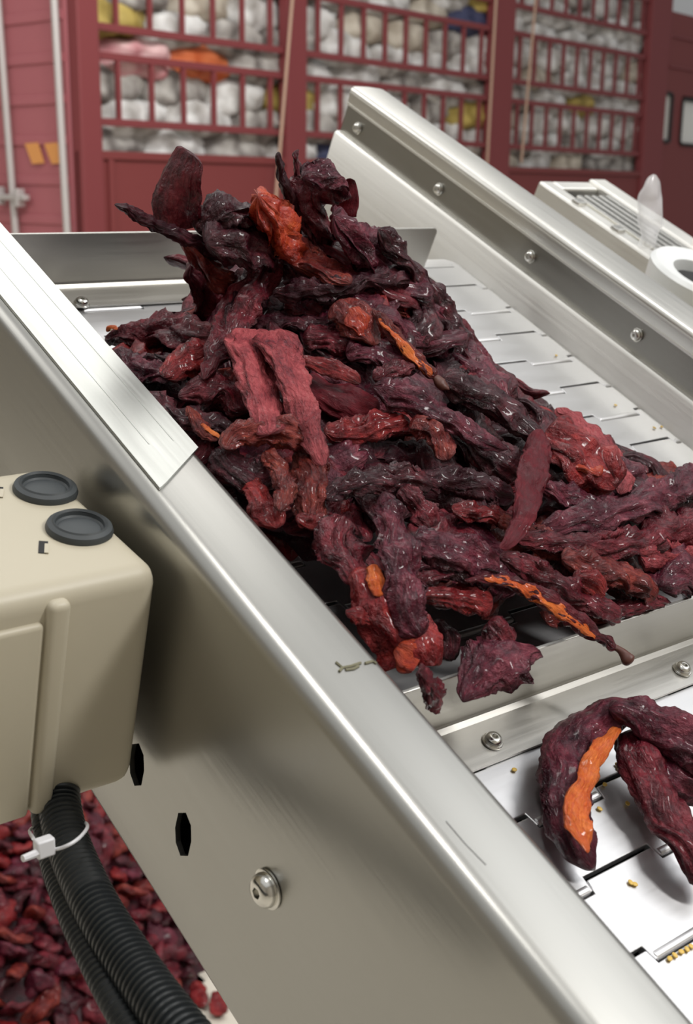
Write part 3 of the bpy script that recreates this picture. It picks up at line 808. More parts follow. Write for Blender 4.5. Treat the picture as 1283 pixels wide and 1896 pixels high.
H([(600, 925, 26), (640, 900, 36), (700, 892, 44), (760, 888, 40), (800, 900, 26)], 'dark', 'dark chilli forming the upper lip of the front cluster', lift=.012, wr=.4)
H([(740, 905, 26), (775, 935, 40), (800, 975, 40)], 'maroon', 'maroon chilli right of the upright ridged one', lift=.012, wr=.36)
H([(770, 885, 30), (830, 890, 44), (890, 900, 46), (950, 925, 36)], 'black', 'blackened chilli lying level below the central hollow', lift=.012, wr=.34)
H([(840, 950, 26), (875, 948, 38), (910, 955, 36), (950, 962, 24)], 'red', 'small wet red chilli behind the front cluster', lift=.006, wr=.3)
# --- front cluster
H([(640, 960, 50), (632, 1000, 76), (648, 1045, 64), (670, 1085, 40)], 'maroon', 'rounded lobe-shaped maroon chilli at the left of the front cluster', lift=.012, wr=.36, flat=.4)
H([(712, 910, 18), (722, 955, 48), (736, 1010, 62), (745, 1070, 66), (756, 1130, 64), (775, 1180, 50)], 'purple', 'long ridged purplish-grey chilli upright in the front cluster', lift=.03, wr=.34, flat=.5)
H([(660, 1050, 44), (690, 1090, 82), (718, 1140, 98), (745, 1185, 104), (765, 1222, 90), (768, 1238, 60)], 'red', 'long red chilli with torn orange patches running down to the near rail', lift=.016, wr=.28, flat=.5,
  flesh=[([(688, 1045, 18), (696, 1075, 30), (702, 1105, 18)], 'orange', 'orange patch'), ([(735, 1195, 26), (758, 1215, 60), (775, 1228, 40)], 'rust', 'orange torn end')])
H([(765, 1000, 36), (800, 1010, 72), (850, 1030, 90), (895, 1045, 76), (925, 1058, 36)], 'purple', 'broad leaf-like purplish chilli at the centre of the front cluster', lift=.024, wr=.34, flat=.35)
H([(770, 1075, 24), (810, 1066, 26), (860, 1064, 22), (905, 1070, 14)], 'maroon', 'thin maroon edge piece under the leaf-like chilli', lift=.02, wr=.3)
H([(860, 1075, 12), (905, 1072, 20), (955, 1082, 28), (1010, 1110, 34), (1065, 1148, 34), (1110, 1180, 28), (1142, 1200, 20)], 'maroon', 'long thin chilli with a bright orange stripe pointing right over the front plate', lift=.03, wr=.22, flat=.6,
  flesh=[([(890, 1070, 10), (945, 1078, 20), (1000, 1108, 25), (1060, 1148, 23), (1110, 1184, 15)], 'orange', 'bright orange stripe')],
  stalk=[(1130, 1194, 16), (1150, 1206, 15), (1164, 1222, 28), (1170, 1228, 14)])
H([(925, 1032, 26), (970, 1048, 44), (1025, 1080, 46), (1080, 1110, 48), (1130, 1132, 40), (1150, 1138, 18)], 'maroon', 'long maroon chilli lying just above the orange-striped one', lift=.022, wr=.3)
H([(770, 1100, 30), (820, 1102, 46), (870, 1110, 58), (912, 1112, 34)], 'red', 'short glossy bright red chilli below the leaf-like one', lift=.02, wr=.3)
H([(1000, 1205, 12), (975, 1208, 56), (935, 1215, 104), (900, 1240, 92), (872, 1270, 50), (857, 1300, 16)], 'purple', 'bumpy maroon chilli hanging over the front plate', lift=.03, wr=.32, flat=.45)
H([(905, 1150, 40), (925, 1180, 70), (940, 1200, 50)], 'maroon', 'crumpled chilli just behind the one hanging over the plate', lift=.02, wr=.34)
H([(775, 1245, 30), (795, 1270, 50), (808, 1296, 40), (812, 1314, 16)], 'maroon', 'small crimson chilli squeezed between the near rail and the front plate', u=.585, wr=.34)
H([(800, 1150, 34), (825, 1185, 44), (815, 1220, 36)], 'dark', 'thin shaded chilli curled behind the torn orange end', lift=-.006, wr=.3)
H([(640, 1135, 14), (662, 1140, 28), (690, 1150, 20)], 'red', 'tiny red scrap against the near rail beside the long red chilli', lift=.012, wr=.3)
# --- right wing
H([(1310, 880, 60), (1260, 905, 62), (1200, 930, 60), (1130, 950, 58), (1060, 968, 48), (1000, 978, 24)], 'purple', 'long wrinkled chilli at the right edge, uppermost of those pointing left', lift=.024, wr=.3)
H([(1300, 960, 60), (1230, 985, 62), (1160, 1005, 50), (1090, 1010, 44), (1000, 1000, 34), (950, 996, 16)], 'maroon', 'second long chilli at the right edge, below the uppermost', lift=.016, wr=.32)
H([(1295, 1060, 70), (1250, 1065, 84), (1215, 1090, 50)], 'purple', 'fat purplish chilli end at the right edge of the view', lift=.012, wr=.34)
H([(1290, 1020, 50), (1240, 1030, 56), (1180, 1028, 40)], 'pink', 'pinkish chilli at the right edge above the fat purplish end', lift=.014, wr=.3)
H([(1040, 1035, 36), (1090, 1048, 56), (1140, 1062, 64), (1190, 1085, 54), (1215, 1105, 22)], 'brown', 'fuzzy rust-coloured chilli at the lower right of the heap', lift=.018, wr=.36)
H([(1060, 1110, 20), (1110, 1125, 36), (1160, 1125, 32), (1210, 1115, 24), (1245, 1120, 12)], 'maroon', 'thin maroon chilli along the top of the front plate, at right', lift=.014, wr=.3)
H([(1060, 1075, 30), (1095, 1085, 50), (1110, 1110, 40)], 'red', 'small red chilli with a bright glint under the fuzzy rust-coloured one', lift=.024, wr=.3)
H([(1010, 1150, 30), (1040, 1135, 44), (1100, 1140, 36), (1140, 1150, 24)], 'brown', 'reddish-brown chilli between the orange-striped one and the plate', lift=.004, wr=.3)
H([(920, 960, 26), (970, 985, 40), (1030, 1015, 40), (1080, 1030, 24)], 'brown', 'dark rust chilli behind the long maroon one', lift=.004, wr=.3)
# --- left shoulder under the stick
H([(340, 450, 30), (370, 480, 56), (405, 510, 70), (440, 540, 50)], 'brown', 'rust-tinted chilli under the stick-like one on the rear shoulder', u=1.3, wr=.34)
H([(352, 490, 30), (370, 530, 50), (392, 565, 60), (410, 590, 40)], 'maroon', 'maroon chilli on the rear left shoulder above the bare plate', u=1.36, wr=.34)

# --- two loose chillies on the lower belt
def onb(pts, wz):
    return [(hit_w(x, y, wz[i] if isinstance(wz, (list, tuple)) else wz) - CAM).length / S for i, (x, y, w) in enumerate(pts)]
def loose(pts, wz, **k):
    return H(pts, k.pop('col'), k.pop('label'), lift=0, dep=onb(pts, wz), group='loose chillies on the lower belt', face=(BW * .8 + FACE * .4).normalized(), **k)
p1 = [(1176, 1326, 44), (1135, 1324, 70), (1088, 1352, 86), (1052, 1400, 94), (1046, 1455, 96), (1052, 1510, 90), (1068, 1560, 68), (1086, 1594, 36), (1100, 1612, 8)]
o1 = loose(p1, [.06, .055, .045, .036, .034, .034, .03, .022, .015], col='purple', label='loose curved chilli with an orange slit lying on the lower belt', flat=.8, wr=.16, nr=90)
p1f = [(1150, 1340, 14), (1122, 1372, 32), (1096, 1412, 38), (1082, 1455, 40), (1068, 1500, 56), (1074, 1540, 44), (1088, 1580, 16)]
ch = []
for (x, y, w) in p1f:
    P = hit_w(x, y, .064); cosf = ray(x, y).dot(ROT @ Vector((0, 0, -1))); ch.append((P - o1.location, w * .5 / FPX * (P - CAM).length * cosf))
f = link(bpy.data.objects.new('inner_flesh', pod_mesh('inner_flesh', [ch], CH['orange'], .3, .14, 211, 0, BW, 60, 24))); f.parent = o1; f['label'] = 'bright orange flesh in the slit'
p2 = [(1128, 1312, 30), (1170, 1322, 56), (1225, 1348, 78), (1275, 1378, 92), (1320, 1410, 90)]
loose(p2, [.08, .075, .07, .065, .06], col='purple', label='loose chilli curling right from the top of the orange-slit one, nearest the front plate', flat=.8, wr=.2)
p3 = [(1168, 1352, 40), (1182, 1395, 78), (1205, 1450, 84), (1238, 1515, 76), (1270, 1570, 70), (1320, 1640, 60)]
loose(p3, [.045, .04, .036, .034, .034, .03], col='maroon', label='loose dark ridged chilli running down to the right edge on the lower belt', flat=.75, wr=.18, nr=90)
p4 = [(1215, 1400, 50), (1250, 1432, 84), (1300, 1450, 80)]
loose(p4, [.04, .035, .035], col='purple', label='lumpy loose chilli at the right edge beside the dark ridged one', flat=.7, wr=.25)

# --- filler chillies that make the body of the heap
fill_mesh = []
rf_ = random.Random(3)
for i in range(12):
    Lh = rf_.uniform(.035, .06); rr = rf_.uniform(.008, .0135); bend_ = rf_.uniform(-.03, .03)
    ch = []
    for k in range(6):
        f = k / 5; x = (f - .5) * 2 * Lh
        ch.append((Vector((x, bend_ * (4 * (f - .5) ** 2) + rf_.uniform(-.004, .004), rf_.uniform(-.005, .005))), rr * (.35 + 1.0 * math.sin(PI * (f * .85 + .1)) * rf_.uniform(.75, 1.2))))
    col = ['dark', 'maroon', 'purple', 'maroon', 'black', 'brown', 'dark', 'maroon', 'red', 'dark', 'purple', 'brown'][i]
    fill_col = globals().setdefault('fill_col', {}); fill_mesh.append(pod_mesh('dried_chilli', [ch], CH[col], rf_.uniform(.4, .65), rf_.uniform(.3, .42), 300 + i, 0, Vector((0, 0, 1)), 44, 24))
placed = 0
for layer, dz, cnt in ((0, -.012, 110), (1, -.055, 45)):
    k = 0; tries = 0
    while k < cnt and tries < 6000:
        tries += 1
        v = rf_.uniform(.86, 1.8); u = rf_.uniform(.66, 1.58); h = mound(v, u)
        if h < .035 - dz * .9 or h < .05: continue
        w = h + dz - .022
        if w < .022: continue
        # slope-aligned
        e = .05
        nrm = (BW - BV * (mound(v + e, u) - mound(v - e, u)) / (2 * e) * .8 - BU * (mound(v, u + e) - mound(v, u - e)) / (2 * e) * .8).normalized()
        yaw = rf_.uniform(0, 2 * PI)
        x = (BV * math.cos(yaw) + BU * math.sin(yaw)); x = (x - nrm * x.dot(nrm)).normalized(); y = nrm.cross(x)
        # keep clear of the rail and plates
        halfv = abs(x.dot(BV)) * .12; halfu = abs(x.dot(BU)) * .12
        if v - halfv < .835 or u - halfu < .69 or u + halfu > 1.655: continue
        if min(mound(v + halfv, u + halfu), mound(v - halfv, u - halfu), mound(v + halfv, u - halfu), mound(v - halfv, u + halfu)) < .03: continue
        fm = rf_.choice(fill_mesh); o = bpy.data.objects.new('dried_chilli', fm); link(o)
        cw_ = {'dark': 'very dark', 'maroon': 'maroon', 'purple': 'purplish', 'black': 'blackish', 'brown': 'rusty', 'red': 'red'}[fm.materials[0].name.split('_')[0].replace('blackened', 'black')]
        tl = Matrix.Rotation(rf_.uniform(-.25, .25), 3, 'Y') @ Matrix.Rotation(rf_.uniform(-.4, .4), 3, 'X')
        o.matrix_world = Matrix.Translation(bp(v, u, max(w, .02))) @ (Matrix((x, y, nrm)).transposed() @ tl).to_4x4()
        side = 'near rail side' if v < 1.1 else ('mid belt' if v < 1.45 else 'far rail side')
        end = 'front' if u < .95 else ('middle' if u < 1.25 else 'rear')
        lay = ['just under', 'deep below'][layer]
        lab = '%s shrivelled chilli packed %s the heap top, %s part, %s' % (cw_, lay, end, side)
        tag(o, lab, 'chilli pepper', lab)
        k += 1; placed += 1
print('fillers', placed)

# --- yellow seeds
bm = bmesh.new()
bmesh.ops.create_uvsphere(bm, u_segments=10, v_segments=7, radius=.0014)
for v_ in bm.verts: v_.co.z *= .35; v_.co.x *= 1.15 + (.2 if v_.co.x > 0 else 0)
me = bpy.data.meshes.new('chilli_seed'); bm.to_mesh(me); bm.free(); me.materials.append(M_seed)
me.polygons.foreach_set('use_smooth', [True] * len(me.polygons))
sp = [(952, 1425), (1168, 1634), (1176, 1637), (1162, 1487), (1110, 1497), (1240, 1775), (1250, 1769), (1262, 1762), (1272, 1757), (1280, 1752),
      (1225, 790), (1212, 792), (1140, 750), (1110, 660), (1095, 665), (1030, 658), (1258, 1506), (1262, 1500), (1146, 1421), (1143, 1415), (205, 607), (213, 604), (1120, 1452)]
for i, (x, y) in enumerate(sp):
    o = link(bpy.data.objects.new('chilli_seed', me))
    o.matrix_world = Matrix.Translation(hit_w(x, y, .0025)) @ BROT.to_4x4() @ Matrix.Rotation(i * 1.3, 4, 'Z')
    far = y < 900
    tag(o, 'tiny yellow chilli seed on the bare belt above the heap' if far else 'tiny yellow chilli seed on the lower belt plates', 'seed',
        'seeds on the upper belt' if far else 'seeds on the lower belt')
#SPLIT3
# ------------------------------------------------------------------ truck
es = ROT @ Vector((2640 - CX, -(377 - CY), -FPX)); es.z = 0; es.normalize()
ez = Vector((0, 0, 1)); en = ez.cross(es)                    # en points away behind the side plane
en = en if en.y > 0 else -en
d0 = raydepth(150, 377); TC = CAM + d0 * 7.5
TM = Matrix.Translation((TC.x, TC.y, 0)) @ Matrix((es, en, ez)).transposed().to_4x4()
TI = TM.inverted()
def on_side(px, py, off=0.0):
    d = ray(px, py); P0 = Vector((TC.x, TC.y, 0)) + en * off; t = (P0 - CAM).dot(en) / d.dot(en); return TI @ (CAM + d * t)
def on_end(px, py, off=0.0):
    d = ray(px, py); P0 = Vector((TC.x, TC.y, 0)) + es * off; t = (P0 - CAM).dot(es) / d.dot(es); return TI @ (CAM + d * t)
def zk(k): return on_side(180, 377 - k * (2640 - 180)).z
def sx(px, y=200): return on_side(px, y).x
truck = reg(empty('cargo_truck', TM, 'red caged cargo truck loaded with white sacks, parked behind the conveyor', 'truck'), TM)
def tpart(name, boxes, m, parent=None, bevel=0, smooth=False):
    bm = bmesh.new()
    for b in boxes: box(bm, *b)
    return mesh_obj(name, bm, m, TM, parent or truck, smooth=smooth, bevel=bevel)
Zt = zk(.04); Zf = 1.0
XE = sx(1222) + .02
posts = [(0, sx(183)), (sx(527), sx(563)), (sx(905), sx(943)), (sx(1192), sx(1228))]
ZTOP = zk(.30)
for a, b in posts: tpart('cage_post', [(a, b, -.03, .06, Zf, ZTOP)], M_red, bevel=.01)
# drop side
tpart('drop_side', [(0, XE, .0, .04, Zf, Zt), (posts[0][1], posts[1][0], -.02, .0, Zt - .05, Zt), (posts[1][1], posts[2][0], -.02, .0, Zt - .05, Zt), (posts[2][1], posts[3][0], -.02, 0, Zt - .05, Zt),
                    (posts[0][1] + .05, posts[0][1] + .09, -.02, 0, Zf, Zt - .05)], M_redside, bevel=.006)
levels = [.062, .112, .134, .187, .218, .262, .284]
zl = [zk(k) for k in levels]
for (a, b), nb in zip(zip([p[1] for p in posts[:-1]], [p[0] for p in posts[1:]]), (6, 9, 10)):
    for z in zl: tpart('cage_rail', [(a, b, 0, .035, z - .022, z + .022)], M_red, bevel=.004)
    for z0, z1 in ((zl[0], zl[1]), (zl[2], zl[3]), (zl[4], zl[5])):
        for i in range(nb):
            if z0 == zl[4] and nb == 6: continue
            x = a + (b - a) * (i + .62) / (nb + .1)
            tpart('cage_bar', [(x - .014, x + .014, .004, .03, z0 + .02, z1 - .02)], M_red)
tpart('load_bed', [(.07, XE, .05, 2.1, Zf - .12, Zt - .1)], M_redside)
tpart('chassis', [(.2, XE + 1.6, .6, 1.6, .55, .85)], M_black)
# rear doors on the end face, swung level with it
ye = 2.1
tpart('rear_door', [(0.0, .05, .07, ye / 2 + .02, .5, ZTOP), (0, .05, ye / 2 + .03, ye, .5, ZTOP)] +
      [(-.012, .0, .1, ye - .03, z, z + .055) for z in [zk(.0) - .6 + i * .235 for i in range(12)]], M_pink, bevel=.008)
def yend(px): return on_end(px, 377).y
for x0, x1, nm in ((30, 44, 'lock_rod'), (124, 136, 'lock_rod')):
    a = yend((x0 + x1) / 2)
    bm = bmesh.new(); tube(bm, [Vector((-.05, a + (.09 if x0 == 30 else .03), ZTOP)), Vector((-.05, a - .04, .5))], .022, 10)
    rd = mesh_obj(nm, bm, M_rod, TM, truck)
    bm = bmesh.new(); zz = on_end(60, 365).z
    box(bm, -.085, -.04, a - .16, a + .16, zz - .02, zz + .015); box(bm, -.09, -.03, a - .1, a - .06, zz - .06, zz + .05); box(bm, -.09, -.03, a + .1, a + .13, zz - .05, zz + .06)
    if x0 == 30: mesh_obj('rod_handle', bm, M_rod, TM, rd, bevel=.006)
    else: bm.free()
bm = bmesh.new()
for xa in (50, 86):
    P = [on_end(*p) for p in ((xa, 266), (xa + 24, 264), (xa + 36, 302), (xa + 14, 304))]
    a = [bm.verts.new((-.018, p.y, p.z)) for p in P]; b = [bm.verts.new((-.014, p.y, p.z)) for p in P]
    bm.faces.new(a); bm.faces.new(b[::-1])
    for i in range(4): bm.faces.new((a[i], a[(i + 1) % 4], b[(i + 1) % 4], b[i]))
bmesh.ops.recalc_face_normals(bm, faces=bm.faces[:])
st_ = mesh_obj('reflective_stripe', bm, M_yel, TM, truck, smooth=False); st_['label'] = 'orange slanted reflective stripes'
# front end / cab at right
xc0 = posts[3][1] - .02; xc1 = xc0 + 1.9
zA = lambda px, py: on_side(px, py).z
w1 = (sx(1216), sx(1243), zA(1228, 262), zA(1228, 172)); w2 = (sx(1262), sx(1330), zA(1270, 268), zA(1270, 184))
zc = zA(1250, 22)
cabs = bmesh.new()
def cabbox(*b): box(cabs, *b)
cabbox(xc0, xc1, 0, .05, Zf - .4, w1[2]); cabbox(xc0, xc1, 0, .05, w1[3], zc)
cabbox(w1[1], w2[0], 0, .05, w1[2], w1[3]); cabbox(w2[1], xc1, 0, .05, w1[2], w1[3]); cabbox(xc0, w1[0] + .01, 0, .05, w1[2], w1[3])
cabbox(xc0, xc1, .05, 2.1, zc - .06, zc); cabbox(xc1 - .05, xc1, .05, 2.1, Zf - .4, zc - .06); cabbox(xc0, xc0 + .04, .2, 2.1, Zf - .4, zc - .06); cabbox(xc0, xc1, 2.05, 2.1, Zf - .4, zc - .06)
cab = mesh_obj('cab', cabs, M_redside, TM, truck, smooth=False)
for w in (w1, w2):
    bm = bmesh.new(); box(bm, w[0] + .01, w[1], .02, .03, w[2], w[3]); mesh_obj('window_pane', bm, M_glass, TM, cab, smooth=False)
bm = bmesh.new()
def rim(bm, x0, x1, z0, z1, r, t, y):
    pts = bend(x1 - r, z1 - r, r, 0, 90, 5) + bend(x0 + r, z1 - r, r, 90, 180, 5) + bend(x0 + r, z0 + r, r, 180, 270, 5) + bend(x1 - r, z0 + r, r, 270, 360, 5)
    tube(bm, [Vector((p[0], y, p[1])) for p in pts], t, 8, closed=True)
rim(bm, w1[0], w1[1], w1[2], w1[3], .035, .018, -.005)
rim(bm, w2[0], w2[1], w2[2], w2[3], .05, .018, -.005)
mesh_obj('window_seal', bm, M_black, TM, cab)
bm = bmesh.new(); rim(bm, sx(1230), sx(1300), zA(1250, 125), zA(1250, 68), .06, .014, -.004)
mesh_obj('pressed_panel_outline', bm, M_red, TM, cab)
for x, y in ((1.4, .25), (1.4, 1.85), (xc1 - .8, .25), (xc1 - .8, 1.85)):
    bm = bmesh.new(); lathe(bm, [(.25, -.13), (.46, -.13), (.5, -.09), (.5, .09), (.46, .13), (.25, .13), (.22, .05), (.1, .06)], 36, 'y')
    M = TM @ Matrix.Translation((x, y, .5))
    mesh_obj('wheel', bm, mat('tyre_rubber', (.02, .02, .02), .8) if x == 1.4 and y == .25 else bpy.data.materials['tyre_rubber'], M, truck)
for (xa, ya), (xb, yb) in (((541, 0), (520, 255)), ((915, 60), (903, 280)), ((992, 0), (975, 190))):
    A = on_side(xa, ya, -.08); B_ = on_side(xb, yb, -.08)
    d_ = (A - B_); A = A + d_ * .4
    B2_ = B_ - d_ * .6
    bm = bmesh.new(); tube(bm, [A, B_, B2_], .011, 8)
    o = mesh_obj('tie_rope', bm, M_rope, TM)
    tag(o, 'tan rope hanging down the truck cage beside the %s' % {541: 'post right of the widest-spaced bars', 915: 'third post', 992: 'closely spaced bars on the right'}[xa], 'rope')

# sacks
def sack_mat(name, c1, c2):
    m = mat(name, c1, .6); b = m.node_tree.nodes['Principled BSDF']
    tc = N(m, 'ShaderNodeTexCoord'); n = N(m, 'ShaderNodeTexNoise'); n.inputs['Scale'].default_value = 5; n.inputs['Detail'].default_value = 2
    L(m, tc.outputs['Object'], n.inputs['Vector']); r = ramp(m, [(.35, c1), (.62, c2)]); L(m, n.outputs[0], r.inputs[0]); L(m, r.outputs[0], b.inputs['Base Color'])
    return m
SK = {'white': sack_mat('woven_sack_white', (.36, .34, .32), (.8, .8, .79)), 'grey': sack_mat('woven_sack_grey', (.16, .14, .13), (.5, .48, .45)),
      'yellow': sack_mat('sack_yellow', (.3, .22, .05), (.55, .42, .12)), 'orange': sack_mat('sack_orange', (.5, .09, .02), (.62, .17, .06)), 'navy': sack_mat('sack_navy', (.03, .035, .09), (.07, .08, .16)),
      'cream': sack_mat('woven_sack_cream', (.33, .28, .22), (.64, .59, .5)), 'pink': sack_mat('sack_faded_pink', (.5, .2, .22), (.75, .5, .5))}
def sack_mesh(seed, m):
    bm = bmesh.new(); bmesh.ops.create_cube(bm, size=2)
    bmesh.ops.subdivide_edges(bm, edges=bm.edges[:], cuts=9, use_grid_fill=True)
    for v in bm.verts:
        p = v.co; q = Vector((p.x, p.y, p.z))
        k = 1 / (abs(p.x) ** 4 + abs(p.y) ** 4 + abs(p.z) ** 4) ** .25
        q = q * k
        pin = 1 - .45 * (abs(q.x) ** 3)
        q = Vector((q.x * .35, q.y * .19 * pin, q.z * .125 * (1 - .6 * abs(q.x) ** 3)))
        n = noise.noise_vector(q * 7 + Vector((seed * 3.1, 0, 0))) * .03 + noise.noise_vector(q * 18 + Vector((0, seed * 2.1, 0))) * .018
        n += Vector((0, 1, 0)) * (abs(noise.noise(q * 11 + Vector((seed, seed, 0)))) * -.05)
        v.co = q + n
    me = bpy.data.meshes.new('woven_sack'); bm.to_mesh(me); bm.free(); me.materials.append(m)
    me.polygons.foreach_set('use_smooth', [True] * len(me.polygons)); return me
sm = {c: [sack_mesh(i + j * 7, SK[c]) for i in range(3)] for j, c in enumerate(SK)}
rs = random.Random(12)
# the coloured ones the photograph shows, as (px, py) -> colour
special = [((320, 92), 'orange'), ((220, 40), 'yellow'), ((508, 180), 'yellow'), ((890, 25), 'yellow'), ((865, 22), 'navy'), ((870, 205), 'yellow'), ((1075, 185), 'yellow'), ((1065, 240), 'yellow'), ((980, 110), 'yellow'), ((600, 285), 'navy'), ((200, 90), 'pink'), ((500, 60), 'grey')]
spos = [(on_side(x, y, .2), c) for (x, y), c in special]
used = set(); z = Zt + .03; row = 0
while z < ZTOP + .1:
    x = .35 + (row % 2) * .22
    while x < xc0 - .2:
        c = None
        for i, (P, cc) in enumerate(spos):
            if i not in used and abs(P.x - x) < .24 and abs(P.z - z) < .12: c = cc; used.add(i); break
        Pc_ = ROT.transposed() @ (TM @ Vector((x, .27, z)) - CAM)
        if CY - FPX * Pc_.y / -Pc_.z < -45: x += .55; continue
        colr = c or rs.choice(['white', 'white', 'white', 'grey', 'grey', 'cream', 'white'])
        o = link(bpy.data.objects.new('woven_sack', rs.choice(sm[colr])))
        bay = 'rearmost' if x < posts[1][0] else ('middle' if x < posts[2][0] else 'front')
        o.matrix_world = TM @ Matrix.Translation((x + rs.uniform(-.03, .03), .27 + rs.uniform(-.02, .03), z)) @ Matrix.Rotation(rs.uniform(-.12, .12), 4, 'Y') @ Matrix.Rotation(rs.uniform(-.2, .2), 4, 'X')
        cn = {'cream': 'cream', 'grey': 'greyish', 'pink': 'faded pink'}.get(colr, colr)
        lvl = 'low' if z < zl[1] else ('half way up' if z < zl[3] else 'high')
        lab = '%s sack stacked %s behind the %s bars of the red truck' % (cn, lvl, bay)
        tag(o, lab, 'sack', lab)
        x += .55
    z += .185; row += 1
def blk(): pass

# ------------------------------------------------------------------ neighbouring machine at right
NW = .05
PN = [hit_w(998, 334, NW), hit_w(1120, 338, NW), hit_w(1225, 520, NW)]
nv0, nu1, _ = tobelt(PN[0]); nv1, _, _ = tobelt(PN[1])
print('neighbour', nv0, nu1, nv1)
MN = frame(nv0, 0.6, NW)
nb = reg(empty('slatted_tray', MN, 'silver slatted metal tray sloping beside the far rail at the right', 'tray'), MN)
Ln = (nu1 - .6) * S; Wn = (nv1 - nv0) * S
bm = bmesh.new(); box(bm, 0, .022, 0, Ln, -.035, 0); box(bm, Wn - .03, Wn, 0, Ln, -.035, 0.004); box(bm, .022, Wn - .03, Ln - .02, Ln, -.035, 0)
mesh_obj('tray_frame', bm, M_wall, MN, nb, smooth=False, bevel=.003)
ns_ = 5; pw_ = (Wn - .052) / ns_
for i in range(ns_):
    x = .022 + pw_ * (i + .5)
    bm = bmesh.new(); box(bm, x - pw_ * .3, x + pw_ * .3, .01, Ln - .04, -.008, .002); mesh_obj('slat', bm, M_bolt, MN, nb, smooth=False, bevel=.001)
bm = bmesh.new(); box(bm, .022, Wn - .03, 0, Ln - .02, -.034, -.03); mesh_obj('tray_bottom', bm, M_black, MN, nb, smooth=False)  # bottom made black so the gaps between slats look shaded
rf2 = random.Random(5)
for i in range(9):
    y = Ln * (.1 + .1 * i)
    bm = bmesh.new(); box(bm, .003, .017, y, y + .012, .0, .004); mesh_obj('clip', bm, M_bolt, MN, nb, smooth=False, bevel=.001)
# support post of that tray
Pf = bp(nv0 + .12, 1.4, NW - .09)
bm = bmesh.new(); box(bm, -.02, .02, -.02, .02, 0, Pf.z)
mesh_obj('tray_post', bm, M_side, Matrix.Translation((Pf.x, Pf.y, 0)), nb, smooth=False)
# clear plastic loop
M_clear = mat('clear_plastic', (.9, .9, .92), .15, 0, Alpha=.42, Specular_IOR_Level=.8)
cp = hit_w(1200, 455, NW)
ax = ROT @ Vector((1, 0, 0)); ay = ez
bm = bmesh.new(); sc = (cp - CAM).length / FPX
rings = []
for i in range(30):
    h = i / 29; z = h * 125 * sc
    wv = 29 * max(.02, 1 - (max(h - .55, 0) / .455) ** 2.2) ** .5 * (.72 + .28 * min(1, h / .4))
    ring = []
    for k in range(24):
        a = 2 * PI * k / 24
        q = Vector((math.cos(a) * wv * sc, math.sin(a) * wv * .45 * sc, z))
        q += noise.noise_vector(q * 60) * .004
        ring.append(bm.verts.new(q))
    rings.append(ring)
for A, B in zip(rings, rings[1:]):
    for k in range(24): bm.faces.new((A[k], A[(k + 1) % 24], B[(k + 1) % 24], B[k]))
bm.faces.new(rings[-1]); bm.faces.new(rings[0][::-1])
o = mesh_obj('plastic_bag', bm, M_clear, Matrix.Translation(cp - Vector((0, 0, .002))))
tag(o, 'crumpled clear plastic bag standing upright on the slatted tray', 'plastic bag')
# white curved tub with a dark opening
cw = hit_w(1296, 530, NW + .02)
MW = Matrix.Translation(cw) @ BROT.to_4x4() @ Matrix.Rotation(math.radians(8), 4, 'Z')
bm = bmesh.new()
tub = reg(empty('white_tub', MW, 'white plastic tub with rolled rim at the right edge behind the far rail', 'tub'), MW)
lathe(bm, [(.05, -.05), (.058, .0), (.06, .012), (.056, .016), (.035, .012), (.03, -.03), (.02, -.035)], 36)
mesh_obj('tub_body', bm, mat('white_plastic', (.78, .8, .8), .35), MW, tub)
bm = bmesh.new(); lathe(bm, [(.03, .002), (.02, .006), (.0005, .006)], 30); mesh_obj('contents', bm, M_black, MW, tub)  # black disc painting the dark inside of the tub opening

# ------------------------------------------------------------------ heap on the floor at left
HC = Vector((.15, 1.0, 0))
def heap_h(x, y):
    d = math.hypot((x - .72) / .8, (y - 2.6) / .95)
    return max(0, .5 * (1 - d ** 1.6)) + .02 * noise.noise(Vector((x * 6, y * 6, 0)))
bm = bmesh.new(); n = 70; vs = {}
for i in range(n + 1):
    for j in range(n + 1):
        x = .72 - .85 + 1.7 * i / n; y = 2.6 - 1.0 + 2.0 * j / n
        h = heap_h(x, y); d = noise.noise(Vector((x * 26, y * 26, 1))) * .028
        vs[i, j] = bm.verts.new((x, y, max(.0, h - .02 + d * (h > .01))))
for i in range(n):
    for j in range(n): bm.faces.new((vs[i, j], vs[i + 1, j], vs[i + 1, j + 1], vs[i, j + 1]))
for f_ in [f for f in bm.faces if all(v.co.z <= .0005 for v in f.verts)]: bm.faces.remove(f_)
for v_ in [v for v in bm.verts if not v.link_faces]: bm.verts.remove(v_)
o = mesh_obj('chilli_pile', bm, CH['dark'], Matrix.Identity(4))
tag(o, 'mass of small dark red chillies making up the pile on the floor under the conduits', 'chilli pile', kind='stuff')
small_mesh = []
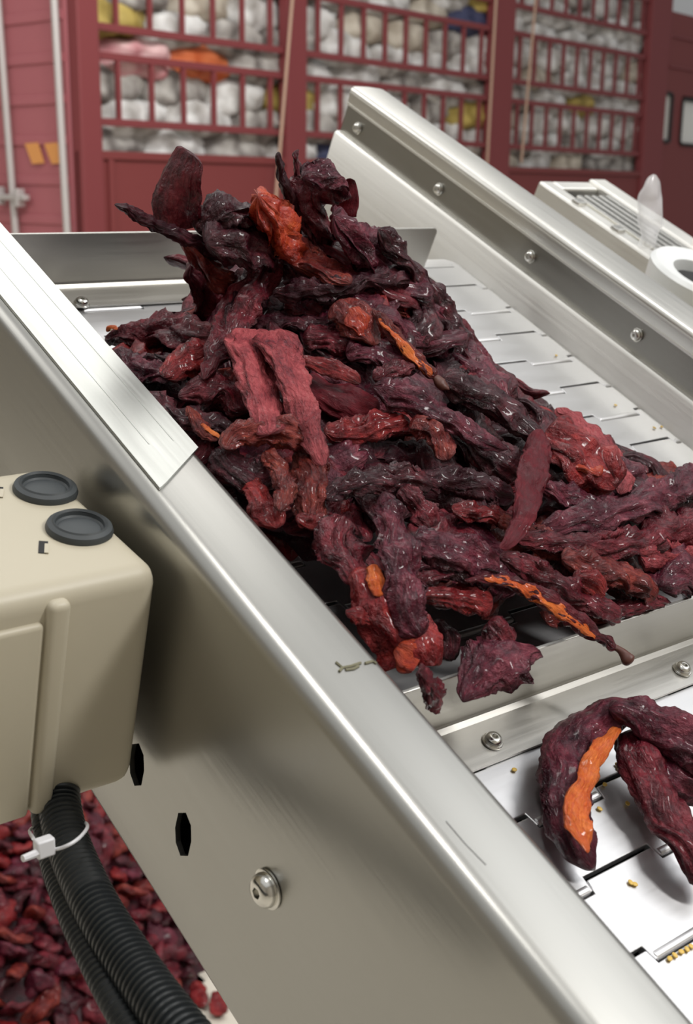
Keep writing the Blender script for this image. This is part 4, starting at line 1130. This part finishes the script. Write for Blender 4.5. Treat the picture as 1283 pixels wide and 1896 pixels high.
for i, c in enumerate(['maroon', 'purple', 'red', 'dark', 'maroon', 'brown', 'maroon', 'dark']):
    Lh = rf_.uniform(.022, .036); rr = rf_.uniform(.008, .012)
    ch = [(Vector(((k / 4 - .5) * 2 * Lh, rf_.uniform(-.006, .006), rf_.uniform(-.004, .004))), rr * (.5 + math.sin(PI * k / 4) * .8)) for k in range(5)]
    small_mesh.append(pod_mesh('floor_chilli', [ch], CH[c], .6, .35, 500 + i, 0, ez, 20, 14))
cnt = 0; tries = 0
Tsid = bp(.70, 1, 0)
while cnt < 290 and tries < 20000:
    tries += 1
    px = rf_.uniform(-60, 470); py = rf_.uniform(1440, 1960)
    d = ray(px, py); t = .6
    while t < 3.2:
        P = CAM + d * t
        if P.z <= max(0, heap_h(P.x, P.y)): break
        t += .01
    P = CAM + d * t
    if heap_h(P.x, P.y) < .03: continue
    if any((P - q).length < .034 for q in used_pts) if (used_pts := globals().get('used_pts', [])) else False: continue
    used_pts.append(P); globals()['used_pts'] = used_pts
    o = link(bpy.data.objects.new('floor_chilli', rf_.choice(small_mesh)))
    o.location = P + Vector((0, 0, .004)); o.rotation_euler = (rf_.uniform(-.7, .7), rf_.uniform(-.7, .7), rf_.uniform(0, 6.3)); o.scale = (1.35,) * 3
    fcw = {'maroon': 'maroon', 'purple': 'purplish', 'red': 'bright red', 'dark': 'very dark', 'brown': 'rusty'}[o.data.materials[0].name.split('_')[0]]
    hz_ = 130 + max(0, py - 1560) * .6
    fl_ = '%s crumpled chilli on the %s of the floor pile, %s of the conduits' % (fcw, 'back' if py < 1600 else ('middle' if py < 1760 else 'front'), 'left' if px < hz_ else 'right')
    tag(o, fl_, 'chilli pepper', fl_)
    cnt += 1
print('floor pods', cnt)
for (px, py), lb in zip(((400, 1868), (372, 1850)), ('stray red chilli on the pale floor next to the side plate', 'second stray red chilli on the pale floor, nearer the thick conduit')):
    d = ray(px, py); P = CAM + d * (-CAMZ / d.z)
    o = link(bpy.data.objects.new('floor_chilli', small_mesh[2])); o.location = P + Vector((0, 0, .012)); o.rotation_euler.z = px
    o.scale = (1.3,) * 3
    tag(o, lb, 'chilli pepper', 'stray chillies on the floor')
